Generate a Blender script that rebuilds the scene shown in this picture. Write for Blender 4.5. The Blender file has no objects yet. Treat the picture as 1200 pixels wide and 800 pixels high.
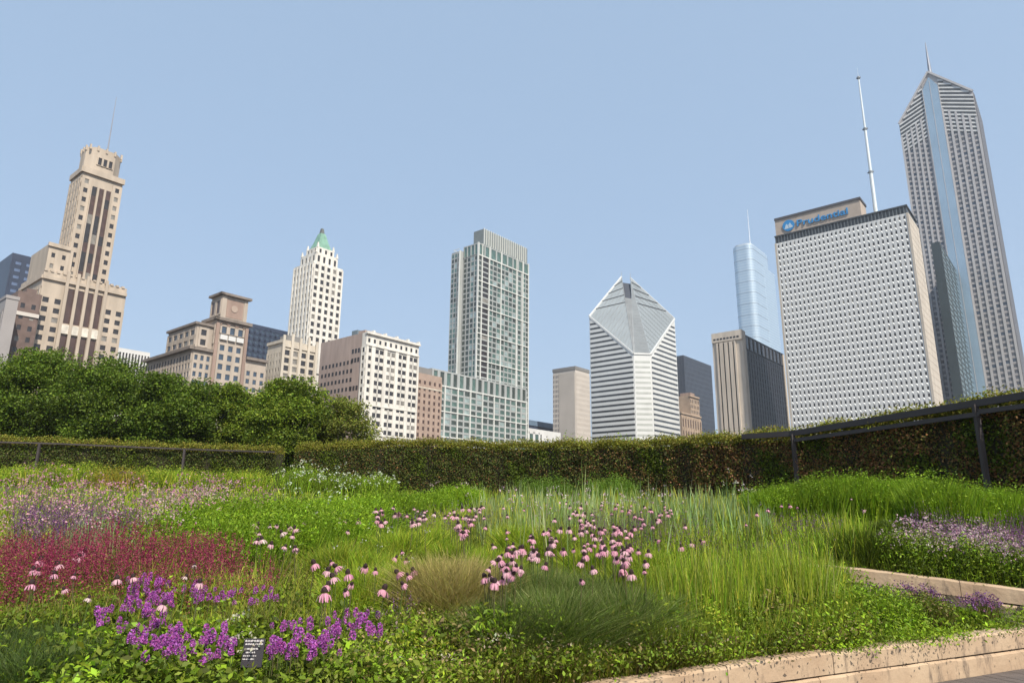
import bpy, bmesh, math, random
import numpy as np
from mathutils import Vector, Matrix

R = math.radians
rnd = random.Random(7)
rng = np.random.default_rng(11)
S = bpy.context.scene
COL = S.collection

# ------------------------------------------------------------------ camera
EYE = 1.5
TH, RO = R(13.9), R(0.5)
_r0 = np.array([1.0, 0, 0]); _f = np.array([0, math.cos(TH), math.sin(TH)]); _u0 = np.array([0, -math.sin(TH), math.cos(TH)])
_r = math.cos(RO)*_r0 + math.sin(RO)*_u0
_u = -math.sin(RO)*_r0 + math.cos(RO)*_u0
cam_d = bpy.data.cameras.new('camera'); cam = bpy.data.objects.new('camera', cam_d); COL.objects.link(cam)
cam_d.sensor_width = 36; cam_d.lens = 24; cam_d.clip_start = 0.05; cam_d.clip_end = 6000
M4 = Matrix(((_r[0], _u[0], -_f[0], 0), (_r[1], _u[1], -_f[1], 0), (_r[2], _u[2], -_f[2], EYE), (0, 0, 0, 1)))
cam.matrix_world = M4
S.camera = cam

# ------------------------------------------------------------------ sky and sun
SUN_EL, SUN_AZ = R(48), math.atan2(0.47, -0.88)     # clockwise from +Y: behind the camera, to its right
w = bpy.data.worlds.new('World'); S.world = w; w.use_nodes = True
nt = w.node_tree
bg = nt.nodes['Background']
sky = nt.nodes.new('ShaderNodeTexSky'); sky.sky_type = 'NISHITA'; sky.sun_disc = False
sky.sun_elevation = SUN_EL; sky.sun_rotation = SUN_AZ
sky.altitude = 180; sky.air_density = 1.0; sky.dust_density = 3.0; sky.ozone_density = 1.0
hz = nt.nodes.new('ShaderNodeMix'); hz.data_type = 'RGBA'; hz.inputs['Factor'].default_value = 0.75      # summer haze veiling the clear sky
hz.inputs['B'].default_value = (1.68, 2.33, 3.18, 1)
nt.links.new(sky.outputs[0], hz.inputs['A']); nt.links.new(hz.outputs['Result'], bg.inputs[0]); bg.inputs[1].default_value = 0.12
sl = bpy.data.lights.new('sun', 'SUN'); sl.energy = 3.2; sl.angle = R(0.5); sl.color = (1, 0.94, 0.83)
so = bpy.data.objects.new('sun', sl); COL.objects.link(so)
sd = Vector((math.sin(SUN_AZ)*math.cos(SUN_EL), math.cos(SUN_AZ)*math.cos(SUN_EL), math.sin(SUN_EL)))
so.rotation_euler = sd.to_track_quat('Z', 'Y').to_euler()
S.view_settings.view_transform = 'Standard'; S.view_settings.look = 'None'
S.view_settings.exposure = 1.0; S.view_settings.gamma = 1.0; S.view_settings.use_curve_mapping = False
S.render.engine = 'CYCLES'
S.cycles.max_bounces = 6; S.cycles.diffuse_bounces = 3; S.cycles.glossy_bounces = 3; S.cycles.transmission_bounces = 3
S.cycles.use_denoising = True

# ------------------------------------------------------------------ summer haze between here and the towers
def haze_box():
    me = bpy.data.meshes.new('haze'); x, y0, y1, z0, z1 = 1500, -1200, 2900, -1.6, 480
    v = [(-x,y0,z0),(x,y0,z0),(x,y1,z0),(-x,y1,z0),(-x,y0,z1),(x,y0,z1),(x,y1,z1),(-x,y1,z1)]
    me.from_pydata(v, [], [(0,3,2,1),(4,5,6,7),(0,1,5,4),(1,2,6,5),(2,3,7,6),(3,0,4,7)])
    m = bpy.data.materials.new('haze_air'); m.use_nodes = True; t = m.node_tree
    for n in list(t.nodes): t.nodes.remove(n)
    o_ = t.nodes.new('ShaderNodeOutputMaterial'); pv = t.nodes.new('ShaderNodeVolumePrincipled')
    pv.inputs['Color'].default_value = (.94, .965, 1, 1); pv.inputs['Density'].default_value = 0.00014; pv.inputs['Anisotropy'].default_value = 0.2
    t.links.new(pv.outputs[0], o_.inputs['Volume']); me.materials.append(m)
    o = bpy.data.objects.new('haze', me); COL.objects.link(o); o['kind'] = 'stuff'
haze_box()

# ------------------------------------------------------------------ view maths (1200 x 800 frame of the photograph)
def ray(px, py):
    return _r*((px-600)/800.0) + _u*((400-py)/800.0) + _f
def at(px, py, Y):
    d = ray(px, py); s = Y/d[1]
    return Vector((d[0]*s, Y, EYE + d[2]*s))
def proj(P):
    v = np.array([P[0], P[1], P[2]-EYE]); z = v @ _f
    return 600 + 800*(v @ _r)/z, 400 - 800*(v @ _u)/z
def projn(x, y, z):
    v = np.stack([x, y, z-EYE], -1); q = v @ _f
    return 600 + 800*(v @ _r)/q, 400 - 800*(v @ _u)/q

# ------------------------------------------------------------------ materials
MATS = {}
def nodes_of(name):
    m = bpy.data.materials.new(name); m.use_nodes = True
    return m, m.node_tree, m.node_tree.nodes['Principled BSDF']
def mat(name, col, rough=0.8, var=0.12, scale=0.15, metal=0.0, spec=0.4, stretch=(1, 1, 1), bump=0.0):
    if name in MATS: return MATS[name]
    m, t, b = nodes_of(name)
    tc = t.nodes.new('ShaderNodeTexCoord'); mp = t.nodes.new('ShaderNodeMapping'); mp.inputs['Scale'].default_value = stretch
    nz = t.nodes.new('ShaderNodeTexNoise'); nz.inputs['Scale'].default_value = scale; nz.inputs['Detail'].default_value = 6
    rp = t.nodes.new('ShaderNodeValToRGB')
    rp.color_ramp.elements[0].position = 0.3; rp.color_ramp.elements[1].position = 0.7
    rp.color_ramp.elements[0].color = tuple(c*(1-var) for c in col)+(1,)
    rp.color_ramp.elements[1].color = tuple(min(1, c*(1+var)) for c in col)+(1,)
    t.links.new(tc.outputs['Object'], mp.inputs[0]); t.links.new(mp.outputs[0], nz.inputs['Vector'])
    t.links.new(nz.outputs['Fac'], rp.inputs[0]); t.links.new(rp.outputs[0], b.inputs['Base Color'])
    b.inputs['Roughness'].default_value = rough; b.inputs['Metallic'].default_value = metal
    b.inputs['Specular IOR Level'].default_value = spec
    if bump:
        bp = t.nodes.new('ShaderNodeBump'); bp.inputs['Strength'].default_value = bump; bp.inputs['Distance'].default_value = 0.02
        n2 = t.nodes.new('ShaderNodeTexNoise'); n2.inputs['Scale'].default_value = scale*8; n2.inputs['Detail'].default_value = 8
        t.links.new(mp.outputs[0], n2.inputs['Vector']); t.links.new(n2.outputs['Fac'], bp.inputs['Height']); t.links.new(bp.outputs[0], b.inputs['Normal'])
    MATS[name] = m
    return m
def leaf_mat(name, trans=0.3):
    if name in MATS: return MATS[name]
    m = bpy.data.materials.new(name); m.use_nodes = True; t = m.node_tree
    for n in list(t.nodes): t.nodes.remove(n)
    out = t.nodes.new('ShaderNodeOutputMaterial'); a = t.nodes.new('ShaderNodeAttribute'); a.attribute_name = 'tint'
    d = t.nodes.new('ShaderNodeBsdfDiffuse'); tr = t.nodes.new('ShaderNodeBsdfTranslucent'); mx = t.nodes.new('ShaderNodeMixShader'); mx.inputs[0].default_value = trans
    gl = t.nodes.new('ShaderNodeBsdfGlossy'); gl.inputs['Roughness'].default_value = 0.6; gl.inputs['Color'].default_value = (1, 1, 1, 1)
    m2 = t.nodes.new('ShaderNodeMixShader'); m2.inputs[0].default_value = 0.012
    t.links.new(a.outputs['Color'], d.inputs['Color']); t.links.new(a.outputs['Color'], tr.inputs['Color'])
    t.links.new(d.outputs[0], mx.inputs[1]); t.links.new(tr.outputs[0], mx.inputs[2])
    t.links.new(mx.outputs[0], m2.inputs[1]); t.links.new(gl.outputs[0], m2.inputs[2]); t.links.new(m2.outputs[0], out.inputs[0])
    MATS[name] = m
    return m
LEAF = leaf_mat('foliage', 0.36); PETAL = leaf_mat('petal', 0.25)

# ------------------------------------------------------------------ object helpers
def tag(o, label=None, cat=None, group=None, kind=None):
    if label: o['label'] = label
    if cat: o['category'] = cat
    if group: o['group'] = group
    if kind: o['kind'] = kind
    return o
def empty(name, loc, label, cat, group=None, rz=0.0):
    o = bpy.data.objects.new(name, None); o.empty_display_size = 0.2; COL.objects.link(o)
    o.location = loc; o.rotation_euler = (0, 0, rz)
    return tag(o, label, cat, group)
class MB:
    def __init__(s): s.v = []; s.f = []
    def add(s, V, F):
        n = len(s.v); s.v += [tuple(p) for p in V]; s.f += [tuple(i+n for i in f) for f in F]; return s
    def box(s, x0, x1, y0, y1, z0, z1):
        return s.add([(x0,y0,z0),(x1,y0,z0),(x1,y1,z0),(x0,y1,z0),(x0,y0,z1),(x1,y0,z1),(x1,y1,z1),(x0,y1,z1)],
                     [(0,3,2,1),(4,5,6,7),(0,1,5,4),(1,2,6,5),(2,3,7,6),(3,0,4,7)])
    def prism(s, poly, z0, z1, scale=1.0):
        n = len(poly); cx = sum(p[0] for p in poly)/n; cy = sum(p[1] for p in poly)/n
        V = [(x, y, z0) for x, y in poly]+[(cx+(x-cx)*scale, cy+(y-cy)*scale, z1) for x, y in poly]
        return s.add(V, [tuple(range(n-1, -1, -1)), tuple(range(n, 2*n))]+[(i, (i+1) % n, n+(i+1) % n, n+i) for i in range(n)])
    def tube(s, pts, rad, k=8):
        V = []; F = []
        for i, p in enumerate(pts):
            p = Vector(p); a = Vector(pts[max(0, i-1)]); b = Vector(pts[min(len(pts)-1, i+1)]); d = (b-a).normalized()
            q = d.to_track_quat('Z', 'Y'); r = rad[i] if isinstance(rad, (list, tuple)) else rad
            V += [p + q @ Vector((r*math.cos(2*math.pi*j/k), r*math.sin(2*math.pi*j/k), 0)) for j in range(k)]
        for i in range(len(pts)-1):
            F += [(i*k+j, i*k+(j+1) % k, (i+1)*k+(j+1) % k, (i+1)*k+j) for j in range(k)]
        F += [tuple(range(k-1, -1, -1)), tuple((len(pts)-1)*k+j for j in range(k))]
        return s.add(V, F)
    def beam(s, p, q, w_, h_=None):
        p, q = Vector(p), Vector(q); h_ = h_ or w_; d = (q-p).normalized()
        a = d.cross(Vector((0, 0, 1)))
        a = a.normalized() if a.length > 1e-4 else Vector((1, 0, 0)); b = d.cross(a)
        V = [e + a*sx*w_/2 + b*sy*h_/2 for e in (p, q) for sx, sy in ((-1,-1),(1,-1),(1,1),(-1,1))]
        return s.add(V, [(0,3,2,1),(4,5,6,7),(0,1,5,4),(1,2,6,5),(2,3,7,6),(3,0,4,7)])
    def build(s, name, m, parent=None, smooth=False):
        me = bpy.data.meshes.new(name); me.from_pydata(s.v, [], s.f); me.update()
        bm = bmesh.new(); bm.from_mesh(me); bmesh.ops.recalc_face_normals(bm, faces=bm.faces); bm.to_mesh(me); bm.free()
        if smooth: me.polygons.foreach_set('use_smooth', [True]*len(me.polygons))
        me.materials.append(m)
        o = bpy.data.objects.new(name, me); COL.objects.link(o)
        if parent: o.parent = parent
        return o
def np_mesh(name, V, quads, tris, tint, m):
    me = bpy.data.meshes.new(name)
    nq, ntr = (0 if quads is None else len(quads)), (0 if tris is None else len(tris))
    me.vertices.add(len(V)); me.vertices.foreach_set('co', np.ascontiguousarray(V, np.float32).ravel())
    loops = np.concatenate([quads.ravel() if nq else np.zeros(0, int), tris.ravel() if ntr else np.zeros(0, int)]).astype(np.int32)
    me.loops.add(len(loops)); me.loops.foreach_set('vertex_index', loops)
    tot = np.concatenate([np.full(nq, 4), np.full(ntr, 3)]).astype(np.int32)
    st = np.concatenate([[0], np.cumsum(tot)[:-1]]).astype(np.int32)
    me.polygons.add(nq+ntr); me.polygons.foreach_set('loop_start', st)
    at_ = me.color_attributes.new('tint', 'FLOAT_COLOR', 'POINT')
    at_.data.foreach_set('color', np.ascontiguousarray(np.concatenate([tint, np.ones((len(tint), 1))], 1), np.float32).ravel())
    me.update(calc_edges=True); me.validate()
    me.materials.append(m)
    return me
def link(name, me, parent=None, loc=None):
    o = bpy.data.objects.new(name, me); COL.objects.link(o)
    if parent: o.parent = parent
    if loc is not None: o.location = loc
    return o

# ================================================================== TERRAIN AND GARDEN WALLS
def wall_line(x): return 4.92 + 0.495*x
W2X, W2Y, W2T = [4.2, 4.9, 6.43, 7.2], [10.2, 9.8, 9.0, 8.55], [.80, .76, .60, .54]     # second retaining wall, on the right
W2 = list(zip(W2X, W2Y))
def right_of_w2(x, y):
    return np.where(x > 3.9, y - np.interp(x, W2X, W2Y), -5.0)
def H(x, y):
    x = np.asarray(x, float); y = np.asarray(y, float)
    s = (y - 4.92 - 0.495*x)/1.116
    s = np.maximum(s, 0)
    h = 0.28 + 0.087*np.minimum(s, 15) + 0.04*np.maximum(0, np.minimum(s, 45)-15)
    rr = right_of_w2(x, y)
    lift = np.clip((rr-.06)/0.2, 0, 1)*np.interp(x, [3.9, 4.6, 5, 6.43], [0, .26, .28, .22])*np.clip((10.2+4-y)/4, 0, 1)
    far = np.clip((x-4)/8, 0, 1)*np.clip((y-10.2)/4, 0, 1)*0.3
    return h + lift + far
def place(px, py, p):
    """ground point (x, y) whose plant of height p shows its top at the given frame point"""
    px = np.asarray(px, float); py = np.asarray(py, float); p = np.broadcast_to(np.asarray(p, float), px.shape)
    d = (_r[None]*((px-600)/800)[:, None] + _u[None]*((400-py)/800)[:, None] + _f[None])
    kx = d[:, 0]/d[:, 1]; kz = d[:, 2]/d[:, 1]
    lo = np.full(px.shape, 3.0); hi = np.full(px.shape, 46.0)
    lo = np.maximum(lo, 5.08/(1-0.495*kx))                     # always behind the front wall
    yw = np.interp(kx, [.412, .5, .714, .842], W2Y); up_ = py < np.interp(px, [1015, 1200], [666, 688])
    lo = np.where((kx > .475) & up_, np.maximum(lo, yw+.4), lo); hi = np.where((kx > .475) & ~up_, np.maximum(np.minimum(hi, yw-.12), lo), hi)
    f = lambda y: H(kx*y, y) + p - EYE - kz*y
    flo, fhi = f(lo), f(hi)
    ok = (fhi > 0) & (flo < 0.08) & (hi > lo)
    for _ in range(40):
        mid = (lo+hi)/2; g = f(mid) > 0
        hi = np.where(g, mid, hi); lo = np.where(g, lo, mid)
    return kx*hi, hi, ok

m_soil = mat('soil', (0.055, 0.04, 0.025), 0.95, 0.3, 1.2, bump=0.4)
xs = np.concatenate([[-900, -300, -120], np.linspace(-60, 4, 65), np.linspace(4.1, 8, 79), np.linspace(9, 60, 52), [120, 300, 900]])
ys_ = np.concatenate([np.linspace(0.25, 50, 140), [70, 120, 300, 900, 2500]])
V = []; F = []
for x in xs:                                     # garden bed sheet: starts at the front wall
    y0 = wall_line(x)+0.12 if -9 < x < 19 else (wall_line(-9)+.12 if x < 0 else wall_line(19)+.12)
    for y in ys_: V.append((x, y0+y, float(H(x, y0+y)) if y <= 70 else 2.0))
ny = len(ys_)
for i in range(len(xs)-1):
    for j in range(ny-1): F.append((i*ny+j, (i+1)*ny+j, (i+1)*ny+j+1, i*ny+j+1))
g = MB().add(V, F).build('ground', m_soil); tag(g, kind='structure')

# boardwalk in front of the walls
m_deck = mat('weathered_deck', (0.105, 0.085, 0.075), 0.85, 0.25, 2.0, stretch=(1, 8, 1), bump=0.3)
mb = MB(); da = math.atan(0.495)
for k in range(-70, 130):
    u = k*0.145
    ca, sa = math.cos(da), math.sin(da)
    def W_(a, b, z): return (a*ca - b*sa, 4.92 + a*sa + b*ca, z)
    zz = -0.03*rnd.random()*0.1
    Vv = [W_(u, -9, zz-.04), W_(u+.138, -9, zz-.04), W_(u+.138, -.02, zz-.04), W_(u, -.02, zz-.04), W_(u, -9, zz), W_(u+.138, -9, zz), W_(u+.138, -.02, zz), W_(u, -.02, zz)]
    mb.add(Vv, [(0,3,2,1),(4,5,6,7),(0,1,5,4),(1,2,6,5),(2,3,7,6),(3,0,4,7)])
tag(mb.build('boardwalk', m_deck), kind='structure')
b = MB().box(-900, 900, -900, 16, -0.6, -0.12).build('lower_ground', mat('dark_ground', (0.03, 0.028, 0.025), 0.95)); tag(b, kind='structure')

def stone_mat():
    m, t, bs = nodes_of('limestone')
    tc = t.nodes.new('ShaderNodeTexCoord')
    n1 = t.nodes.new('ShaderNodeTexNoise'); n1.inputs['Scale'].default_value = 2.2; n1.inputs['Detail'].default_value = 8
    r1 = t.nodes.new('ShaderNodeValToRGB'); r1.color_ramp.elements[0].position = .3; r1.color_ramp.elements[1].position = .72
    r1.color_ramp.elements[0].color = (.36, .245, .155, 1); r1.color_ramp.elements[1].color = (.48, .355, .235, 1)
    mp = t.nodes.new('ShaderNodeMapping'); mp.inputs['Scale'].default_value = (5, 5, 1.4)
    n2 = t.nodes.new('ShaderNodeTexNoise'); n2.inputs['Scale'].default_value = 1.5; n2.inputs['Detail'].default_value = 10; n2.inputs['Roughness'].default_value = .65
    r2 = t.nodes.new('ShaderNodeValToRGB'); r2.color_ramp.elements[0].position = .54; r2.color_ramp.elements[1].position = .69
    r2.color_ramp.elements[0].color = (0, 0, 0, 1); r2.color_ramp.elements[1].color = (1, 1, 1, 1)
    mx = t.nodes.new('ShaderNodeMix'); mx.data_type = 'RGBA'; mx.inputs['B'].default_value = (.13, .095, .07, 1)
    t.links.new(tc.outputs['Object'], n1.inputs['Vector']); t.links.new(tc.outputs['Object'], mp.inputs[0]); t.links.new(mp.outputs[0], n2.inputs['Vector'])
    t.links.new(n1.outputs[0], r1.inputs[0]); t.links.new(n2.outputs[0], r2.inputs[0])
    t.links.new(r2.outputs[0], mx.inputs['Factor']); t.links.new(r1.outputs[0], mx.inputs['A']); t.links.new(mx.outputs['Result'], bs.inputs['Base Color'])
    bs.inputs['Roughness'].default_value = .9
    bp = t.nodes.new('ShaderNodeBump'); bp.inputs['Strength'].default_value = .6; bp.inputs['Distance'].default_value = .015
    n3 = t.nodes.new('ShaderNodeTexNoise'); n3.inputs['Scale'].default_value = 14; n3.inputs['Detail'].default_value = 8
    t.links.new(tc.outputs['Object'], n3.inputs['Vector']); t.links.new(n3.outputs[0], bp.inputs['Height']); t.links.new(bp.outputs[0], bs.inputs['Normal'])
    return m
m_stone = stone_mat()
def course(path, z0f, z1f, thick, name, parent, lift=0.0, wob=0.006):
    """stone course along a path; z0f/z1f give bottom and top heights along it, the visible face is slightly uneven"""
    mb = MB(); pts = []
    for i in range(len(path)-1):
        a, b_ = Vector(path[i]), Vector(path[i+1]); n = max(2, int((b_-a).length/0.12))
        pts += [a.lerp(b_, k/n) for k in range(n)]
    pts.append(Vector(path[-1])); V = []; F = []
    for i, p in enumerate(pts):
        d = (pts[min(i+1, len(pts)-1)]-pts[max(i-1, 0)]).normalized(); nrm = Vector((-d.y, d.x))
        q = p + nrm*thick; j1, j2, j3 = [(rnd.random()-.5)*2*wob for _ in range(3)]
        z0, z1 = z0f(p), z1f(p)
        pf = p - nrm*lift
        V += [(pf.x, pf.y, z0), (pf.x+j1, pf.y+j1, z1-.02+j2), (pf.x+nrm.x*.02, pf.y+nrm.y*.02, z1+j3*.8), (q.x, q.y, z1+j2*.5), (q.x, q.y, z0)]
    for i in range(len(pts)-1):
        for k in range(5): F.append((i*5+k, (i+1)*5+k, (i+1)*5+(k+1) % 5, i*5+(k+1) % 5))
    F += [(0, 1, 2, 3, 4), tuple((len(pts)-1)*5+k for k in range(4, -1, -1))]
    return mb.add(V, F).build(name, m_stone, parent)
def blocks(path, z0, z1, thick, parent, lift, seed):
    """one course laid as long stone blocks, each a part of the wall"""
    rr = random.Random(seed); P = [Vector(p) for p in path]; cum = [0]
    for a, b_ in zip(P[:-1], P[1:]): cum.append(cum[-1]+(b_-a).length)
    at_ = lambda t: Vector((np.interp(t, cum, [p.x for p in P]), np.interp(t, cum, [p.y for p in P])))
    t = 0
    while t < cum[-1]-.2:
        L = rr.uniform(1.1, 2.3); e = min(cum[-1], t+L); dz = rr.uniform(-.006, .006)
        z0f = z0 if callable(z0) else (lambda p: z0); z1f = (lambda p: z1(p)+dz) if callable(z1) else (lambda p: z1+dz)
        course([at_(t+.003), at_((t+e)/2), at_(e-.003)], z0f, z1f, thick, 'stone_block', parent, lift=lift+rr.uniform(0, .006))
        t = e
r1 = empty('stone_wall', (0, 4.92, 0), 'low tan limestone retaining wall with dark stains along the boardwalk', 'wall', 'garden retaining walls')
p1 = [(x, 0.495*x, ) for x in (-8, -2, 2.6, 7.5, 18)]
blocks(p1, .185, lambda p: float(np.interp(p.x, [-3, .8, 2.2], [.26, .312, .352])), .17, r1, 0, 3); blocks(p1, -.1, .172, .16, r1, .004, 4)
course([(a, b_+.02) for a, b_ in p1], lambda p: .168, lambda p: .19, .12, 'joint', r1, lift=-.02)
r2 = empty('stone_wall', (0, 0, 0), 'pale tan stone wall on the right behind the low purple sage', 'wall', 'garden retaining walls')
t2 = lambda p: float(np.interp(p.x, W2X, W2T))
blocks(W2, lambda p: t2(p)-.19, t2, .16, r2, 0, 5); blocks(W2, lambda p: -.1, lambda p: t2(p)-.203, .15, r2, .004, 6)

# ================================================================== BUILDINGS
ROTB = -R(40)
cb, sb_ = math.cos(ROTB), math.sin(ROTB)
m_glass = mat('dark_window', (0.035, 0.032, 0.034), 0.25, 0.3, 0.3, spec=0.5)
m_glassr = mat('brown_window', (0.075, 0.045, 0.038), 0.3, 0.3, 0.2, spec=0.5)
m_blind = mat('window_with_blind', (0.20, 0.185, 0.165), 0.5, 0.3, 0.4)
m_glassb = mat('blue_window', (0.05, 0.07, 0.10), 0.18, 0.3, 0.3, spec=0.6)
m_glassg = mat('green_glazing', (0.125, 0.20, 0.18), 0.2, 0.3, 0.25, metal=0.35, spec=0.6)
m_glassd = mat('dark_green_glazing', (0.05, 0.065, 0.06), 0.25, 0.3, 0.25, spec=0.6)  # darker green panes mixed among the lighter ones
HEDGE_PY = lambda px: np.interp(px, [0, 70, 150, 230, 380, 420, 430, 600, 900, 1200], [415, 420, 425, 440, 455, 480, 518, 520, 508, 465])
class Bld:
    def __init__(s, name, label, px, py, Y, cat='building', group='city buildings beyond the garden'):
        s.C = at(px, py, Y); s.top = s.C.z; s.name = name
        s.root = empty(name, (s.C.x, s.C.y, 0), label, cat, group, ROTB)
        s.parts = {}; s.wins = []
    def lw(s, P):
        return Vector((s.C.x + cb*P[0] - sb_*P[1], s.C.y + sb_*P[0] + cb*P[1], P[2]))
    def hit(s, px, py, face, off):
        d = ray(px, py); o = (-s.C.x, -s.C.y)
        ol = (cb*o[0]+sb_*o[1], -sb_*o[0]+cb*o[1]); dl = (cb*d[0]+sb_*d[1], -sb_*d[0]+cb*d[1])
        t = (off-ol[0])/dl[0] if face == 'E' else (off-ol[1])/dl[1]
        return Vector((ol[0]+t*dl[0], ol[1]+t*dl[1], EYE+t*d[2]))
    def run(s, P, ax, px):
        """how far from P along -x ('W') or +y ('N') the frame column px is reached"""
        d = Vector((-1, 0, 0)) if ax == 'W' else Vector((0, 1, 0)); lo, hi = 0.0, 300.0
        sg = -1 if ax == 'W' else 1
        for _ in range(50):
            mid = (lo+hi)/2
            if (proj(s.lw(P + d*mid))[0]-px)*sg > 0: hi = mid
            else: lo = mid
        return hi
    def part(s, name, m):
        if name not in s.parts: s.parts[name] = (MB(), m)
        return s.parts[name][0]
    def box(s, name, m, *a): s.part(name, m).box(*a)
    def fb(s, name, m, face, off, u0, u1, z0, z1, d0, d1):
        if face == 'S': s.part(name, m).box(u0, u1, off-d1, off-d0, z0, z1)
        else: s.part(name, m).box(off+d0, off+d1, u0, u1, z0, z1)
    def win(s, face, off, uc, zc, ww, hh, m, name='window', th=0.06):
        s.wins.append((name, m, face, off, uc, zc, round(ww, 2), round(hh, 2), th))
    def facade(s, face, off, u0, u1, z0, z1, nc, nr, wf, hf, m, wm, name='wall', pd=.35, sd=.25, wname='window', skip=0.0):
        cw, ch = (u1-u0)/nc, (z1-z0)/nr; ww, hh = cw*wf, ch*hf
        pw, sh = (cw-ww)/2, (ch-hh)/2
        if pd:
            for i in range(nc+1):
                a = u0+i*cw; s.fb(name, m, face, off, max(u0, a-pw), min(u1, a+pw), z0, z1, -.1, pd)
        if sd:
            for j in range(nr+1):
                a = z0+j*ch; s.fb(name, m, face, off, u0, u1, max(z0, a-sh), min(z1, a+sh), -.1, sd)
        for i in range(nc):
            for j in range(nr):
                mm = wm(i, j) if callable(wm) else wm
                if mm is None: continue
                if mm is m_glass and nr > 1 and rnd.random() < .16: mm = m_blind
                s.win(face, off, u0+(i+.5)*cw, z0+(j+.5)*ch, ww*1.02, hh*1.02, mm, wname)
    def done(s):
        for n, (mb, m) in s.parts.items(): mb.build(n, m, s.root)
        by = {}
        for q in s.wins: by.setdefault(q[0], []).append(q)
        for n, qs in by.items():
            vis = []
            for q in qs:
                P = (q[4], q[3], q[5]) if q[2] == 'S' else (q[3], q[4], q[5])
                Wp = s.lw(P); px, py = proj(Wp)
                if py > 560: continue
                seen = -6 < px < 1206 and py < float(HEDGE_PY(px))
                vis.append(((not seen, (Wp-Vector((0, 0, EYE))).length/(q[6]*q[7])**.5), q, P))
            vis.sort(key=lambda t: t[0])
            cache = {}
            for _, q, P in vis[:100]:
                key = (q[2], q[6], q[7], q[1].name)
                if key not in cache:
                    w_, h_, t_ = q[6]/2, q[7]/2, q[8]
                    mb = MB().box(-w_, w_, -t_, t_, -h_, h_) if q[2] == 'S' else MB().box(-t_, t_, -w_, w_, -h_, h_)
                    o = mb.build(n, q[1], s.root); o.location = P; cache[key] = o.data
                else:
                    link(n, cache[key], s.root, P)
            if len(vis) > 100:
                mb = {}
                for _, q, P in vis[100:]:
                    w_, h_, t_ = q[6]/2, q[7]/2, q[8]
                    if q[2] == 'S': mb.setdefault(q[1].name, (MB(), q[1]))[0].box(P[0]-w_, P[0]+w_, P[1]-t_, P[1]+t_, P[2]-h_, P[2]+h_)
                    else: mb.setdefault(q[1].name, (MB(), q[1]))[0].box(P[0]-t_, P[0]+t_, P[1]-w_, P[1]+w_, P[2]-h_, P[2]+h_)
                V = []; F = []; MI = []; ms = []
                for b_, m in mb.values():
                    n0 = len(V); V += b_.v; F += [tuple(i+n0 for i in f) for f in b_.f]; MI += [len(ms)]*len(b_.f); ms.append(m)
                me = bpy.data.meshes.new(n); me.from_pydata(V, [], F)
                for m in ms: me.materials.append(m)
                me.polygons.foreach_set('material_index', MI); me.update()
                o = link(n, me, s.root); o['kind'] = 'stuff'
        return s

def rows(z0, z1, fl): return max(1, round((z1-z0)/fl))

# ---- limestone setback tower, far left
m_lime = mat('warm_limestone', (0.43, 0.355, 0.28), 0.85, 0.16, 0.35, stretch=(1, 1, .18))
B = Bld('stepped_stone_tower', 'tall cream stone skyscraper with stepped shaft and thin mast, at the left', 52, 316, 232)
D = B.run(Vector((0, 0, B.top)), 'N', 149); Wd = 26
hb = B.top
B.box('wall', m_lime, -Wd, 0, 0, D, 0, hb)
zl = hb - 47
B.facade('E', 0, 0, .27*D, zl, hb-9, 2, rows(zl, hb-9, 3.6), .52, .55, m_lime, m_glass)
B.facade('E', 0, .74*D, D, zl, hb-9, 2, rows(zl, hb-9, 3.6), .52, .55, m_lime, m_glass)
B.facade('E', 0, .28*D, .73*D, zl, hb-22, 4, 1, .70, .98, m_lime, m_glassr, pd=.6, wname='window_bay')
B.facade('E', 0, .28*D, .73*D, hb-18.5, hb-4.5, 4, 1, .70, .94, m_lime, m_glassr, pd=.6, wname='window_bay')
B.fb('spandrel', mat('pale_ornament', (.6, .55, .47), .8, .2, .5), 'E', 0, .28*D, .73*D, hb-21.9, hb-18.6, 0.1, .75)
for u in (.27, .39, .505, .62, .735): B.fb('pier', m_lime, 'E', 0, u*D-.5, u*D+.5, zl-12, hb+1.2, .5, 1.0)
for k in range(14): B.fb('parapet', m_lime, 'E', 0, D*k/14, D*k/14+D/28, hb-.2, hb+.5, -1.2, .3)
B.fb('parapet', m_lime, 'E', 0, 0, D, hb-3.2, hb-2, .0, .8); B.fb('parapet', m_lime, 'S', 0, -Wd, .4, hb-3.2, hb-2, 0, .6)
B.facade('S', 0, -Wd, 0, zl, hb-6, 6, rows(zl, hb-6, 3.6), .4, .5, m_lime, m_glass)
sP = B.hit(98, 197, 'E', -4.0); nP = B.hit(146, 203, 'E', -4.0); y0, y1, zs = sP.y, nP.y, sP.z
wS = B.run(sP, 'W', 84)
wS = min(max(wS, 12), 24)
B.box('shaft', m_lime, -4-wS, -4, y0, y1, hb-2, zs)
dy = y1-y0
B.facade('E', -4, y0, y0+.24*dy, hb, zs-3, 1, rows(hb, zs-3, 3.9), .42, .5, m_lime, m_glass, 'shaft')
B.facade('E', -4, y0+.76*dy, y1, hb, zs-3, 1, rows(hb, zs-3, 3.9), .42, .5, m_lime, m_glass, 'shaft')
nb = rows(hb, zs-6, 3.9)
B.facade('E', -4, y0+.24*dy, y0+.76*dy, hb, zs-6, 3, nb, .72, .97, m_lime, lambda i, j: m_glassr if rnd.random() < .45 else m_glass, 'shaft', pd=.8, sd=0, wname='window_bay')
B.fb('shaft_spandrel', mat('brown_spandrel', (.13, .085, .07), .7, .2, .3), 'E', -4, y0+.26*dy, y0+.74*dy, hb, zs-6, -.2, .03)
B.facade('S', y0, -4-wS, -4, hb, zs-3, 4, rows(hb, zs-3, 3.9), .4, .5, m_lime, m_glass, 'shaft')
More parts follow.
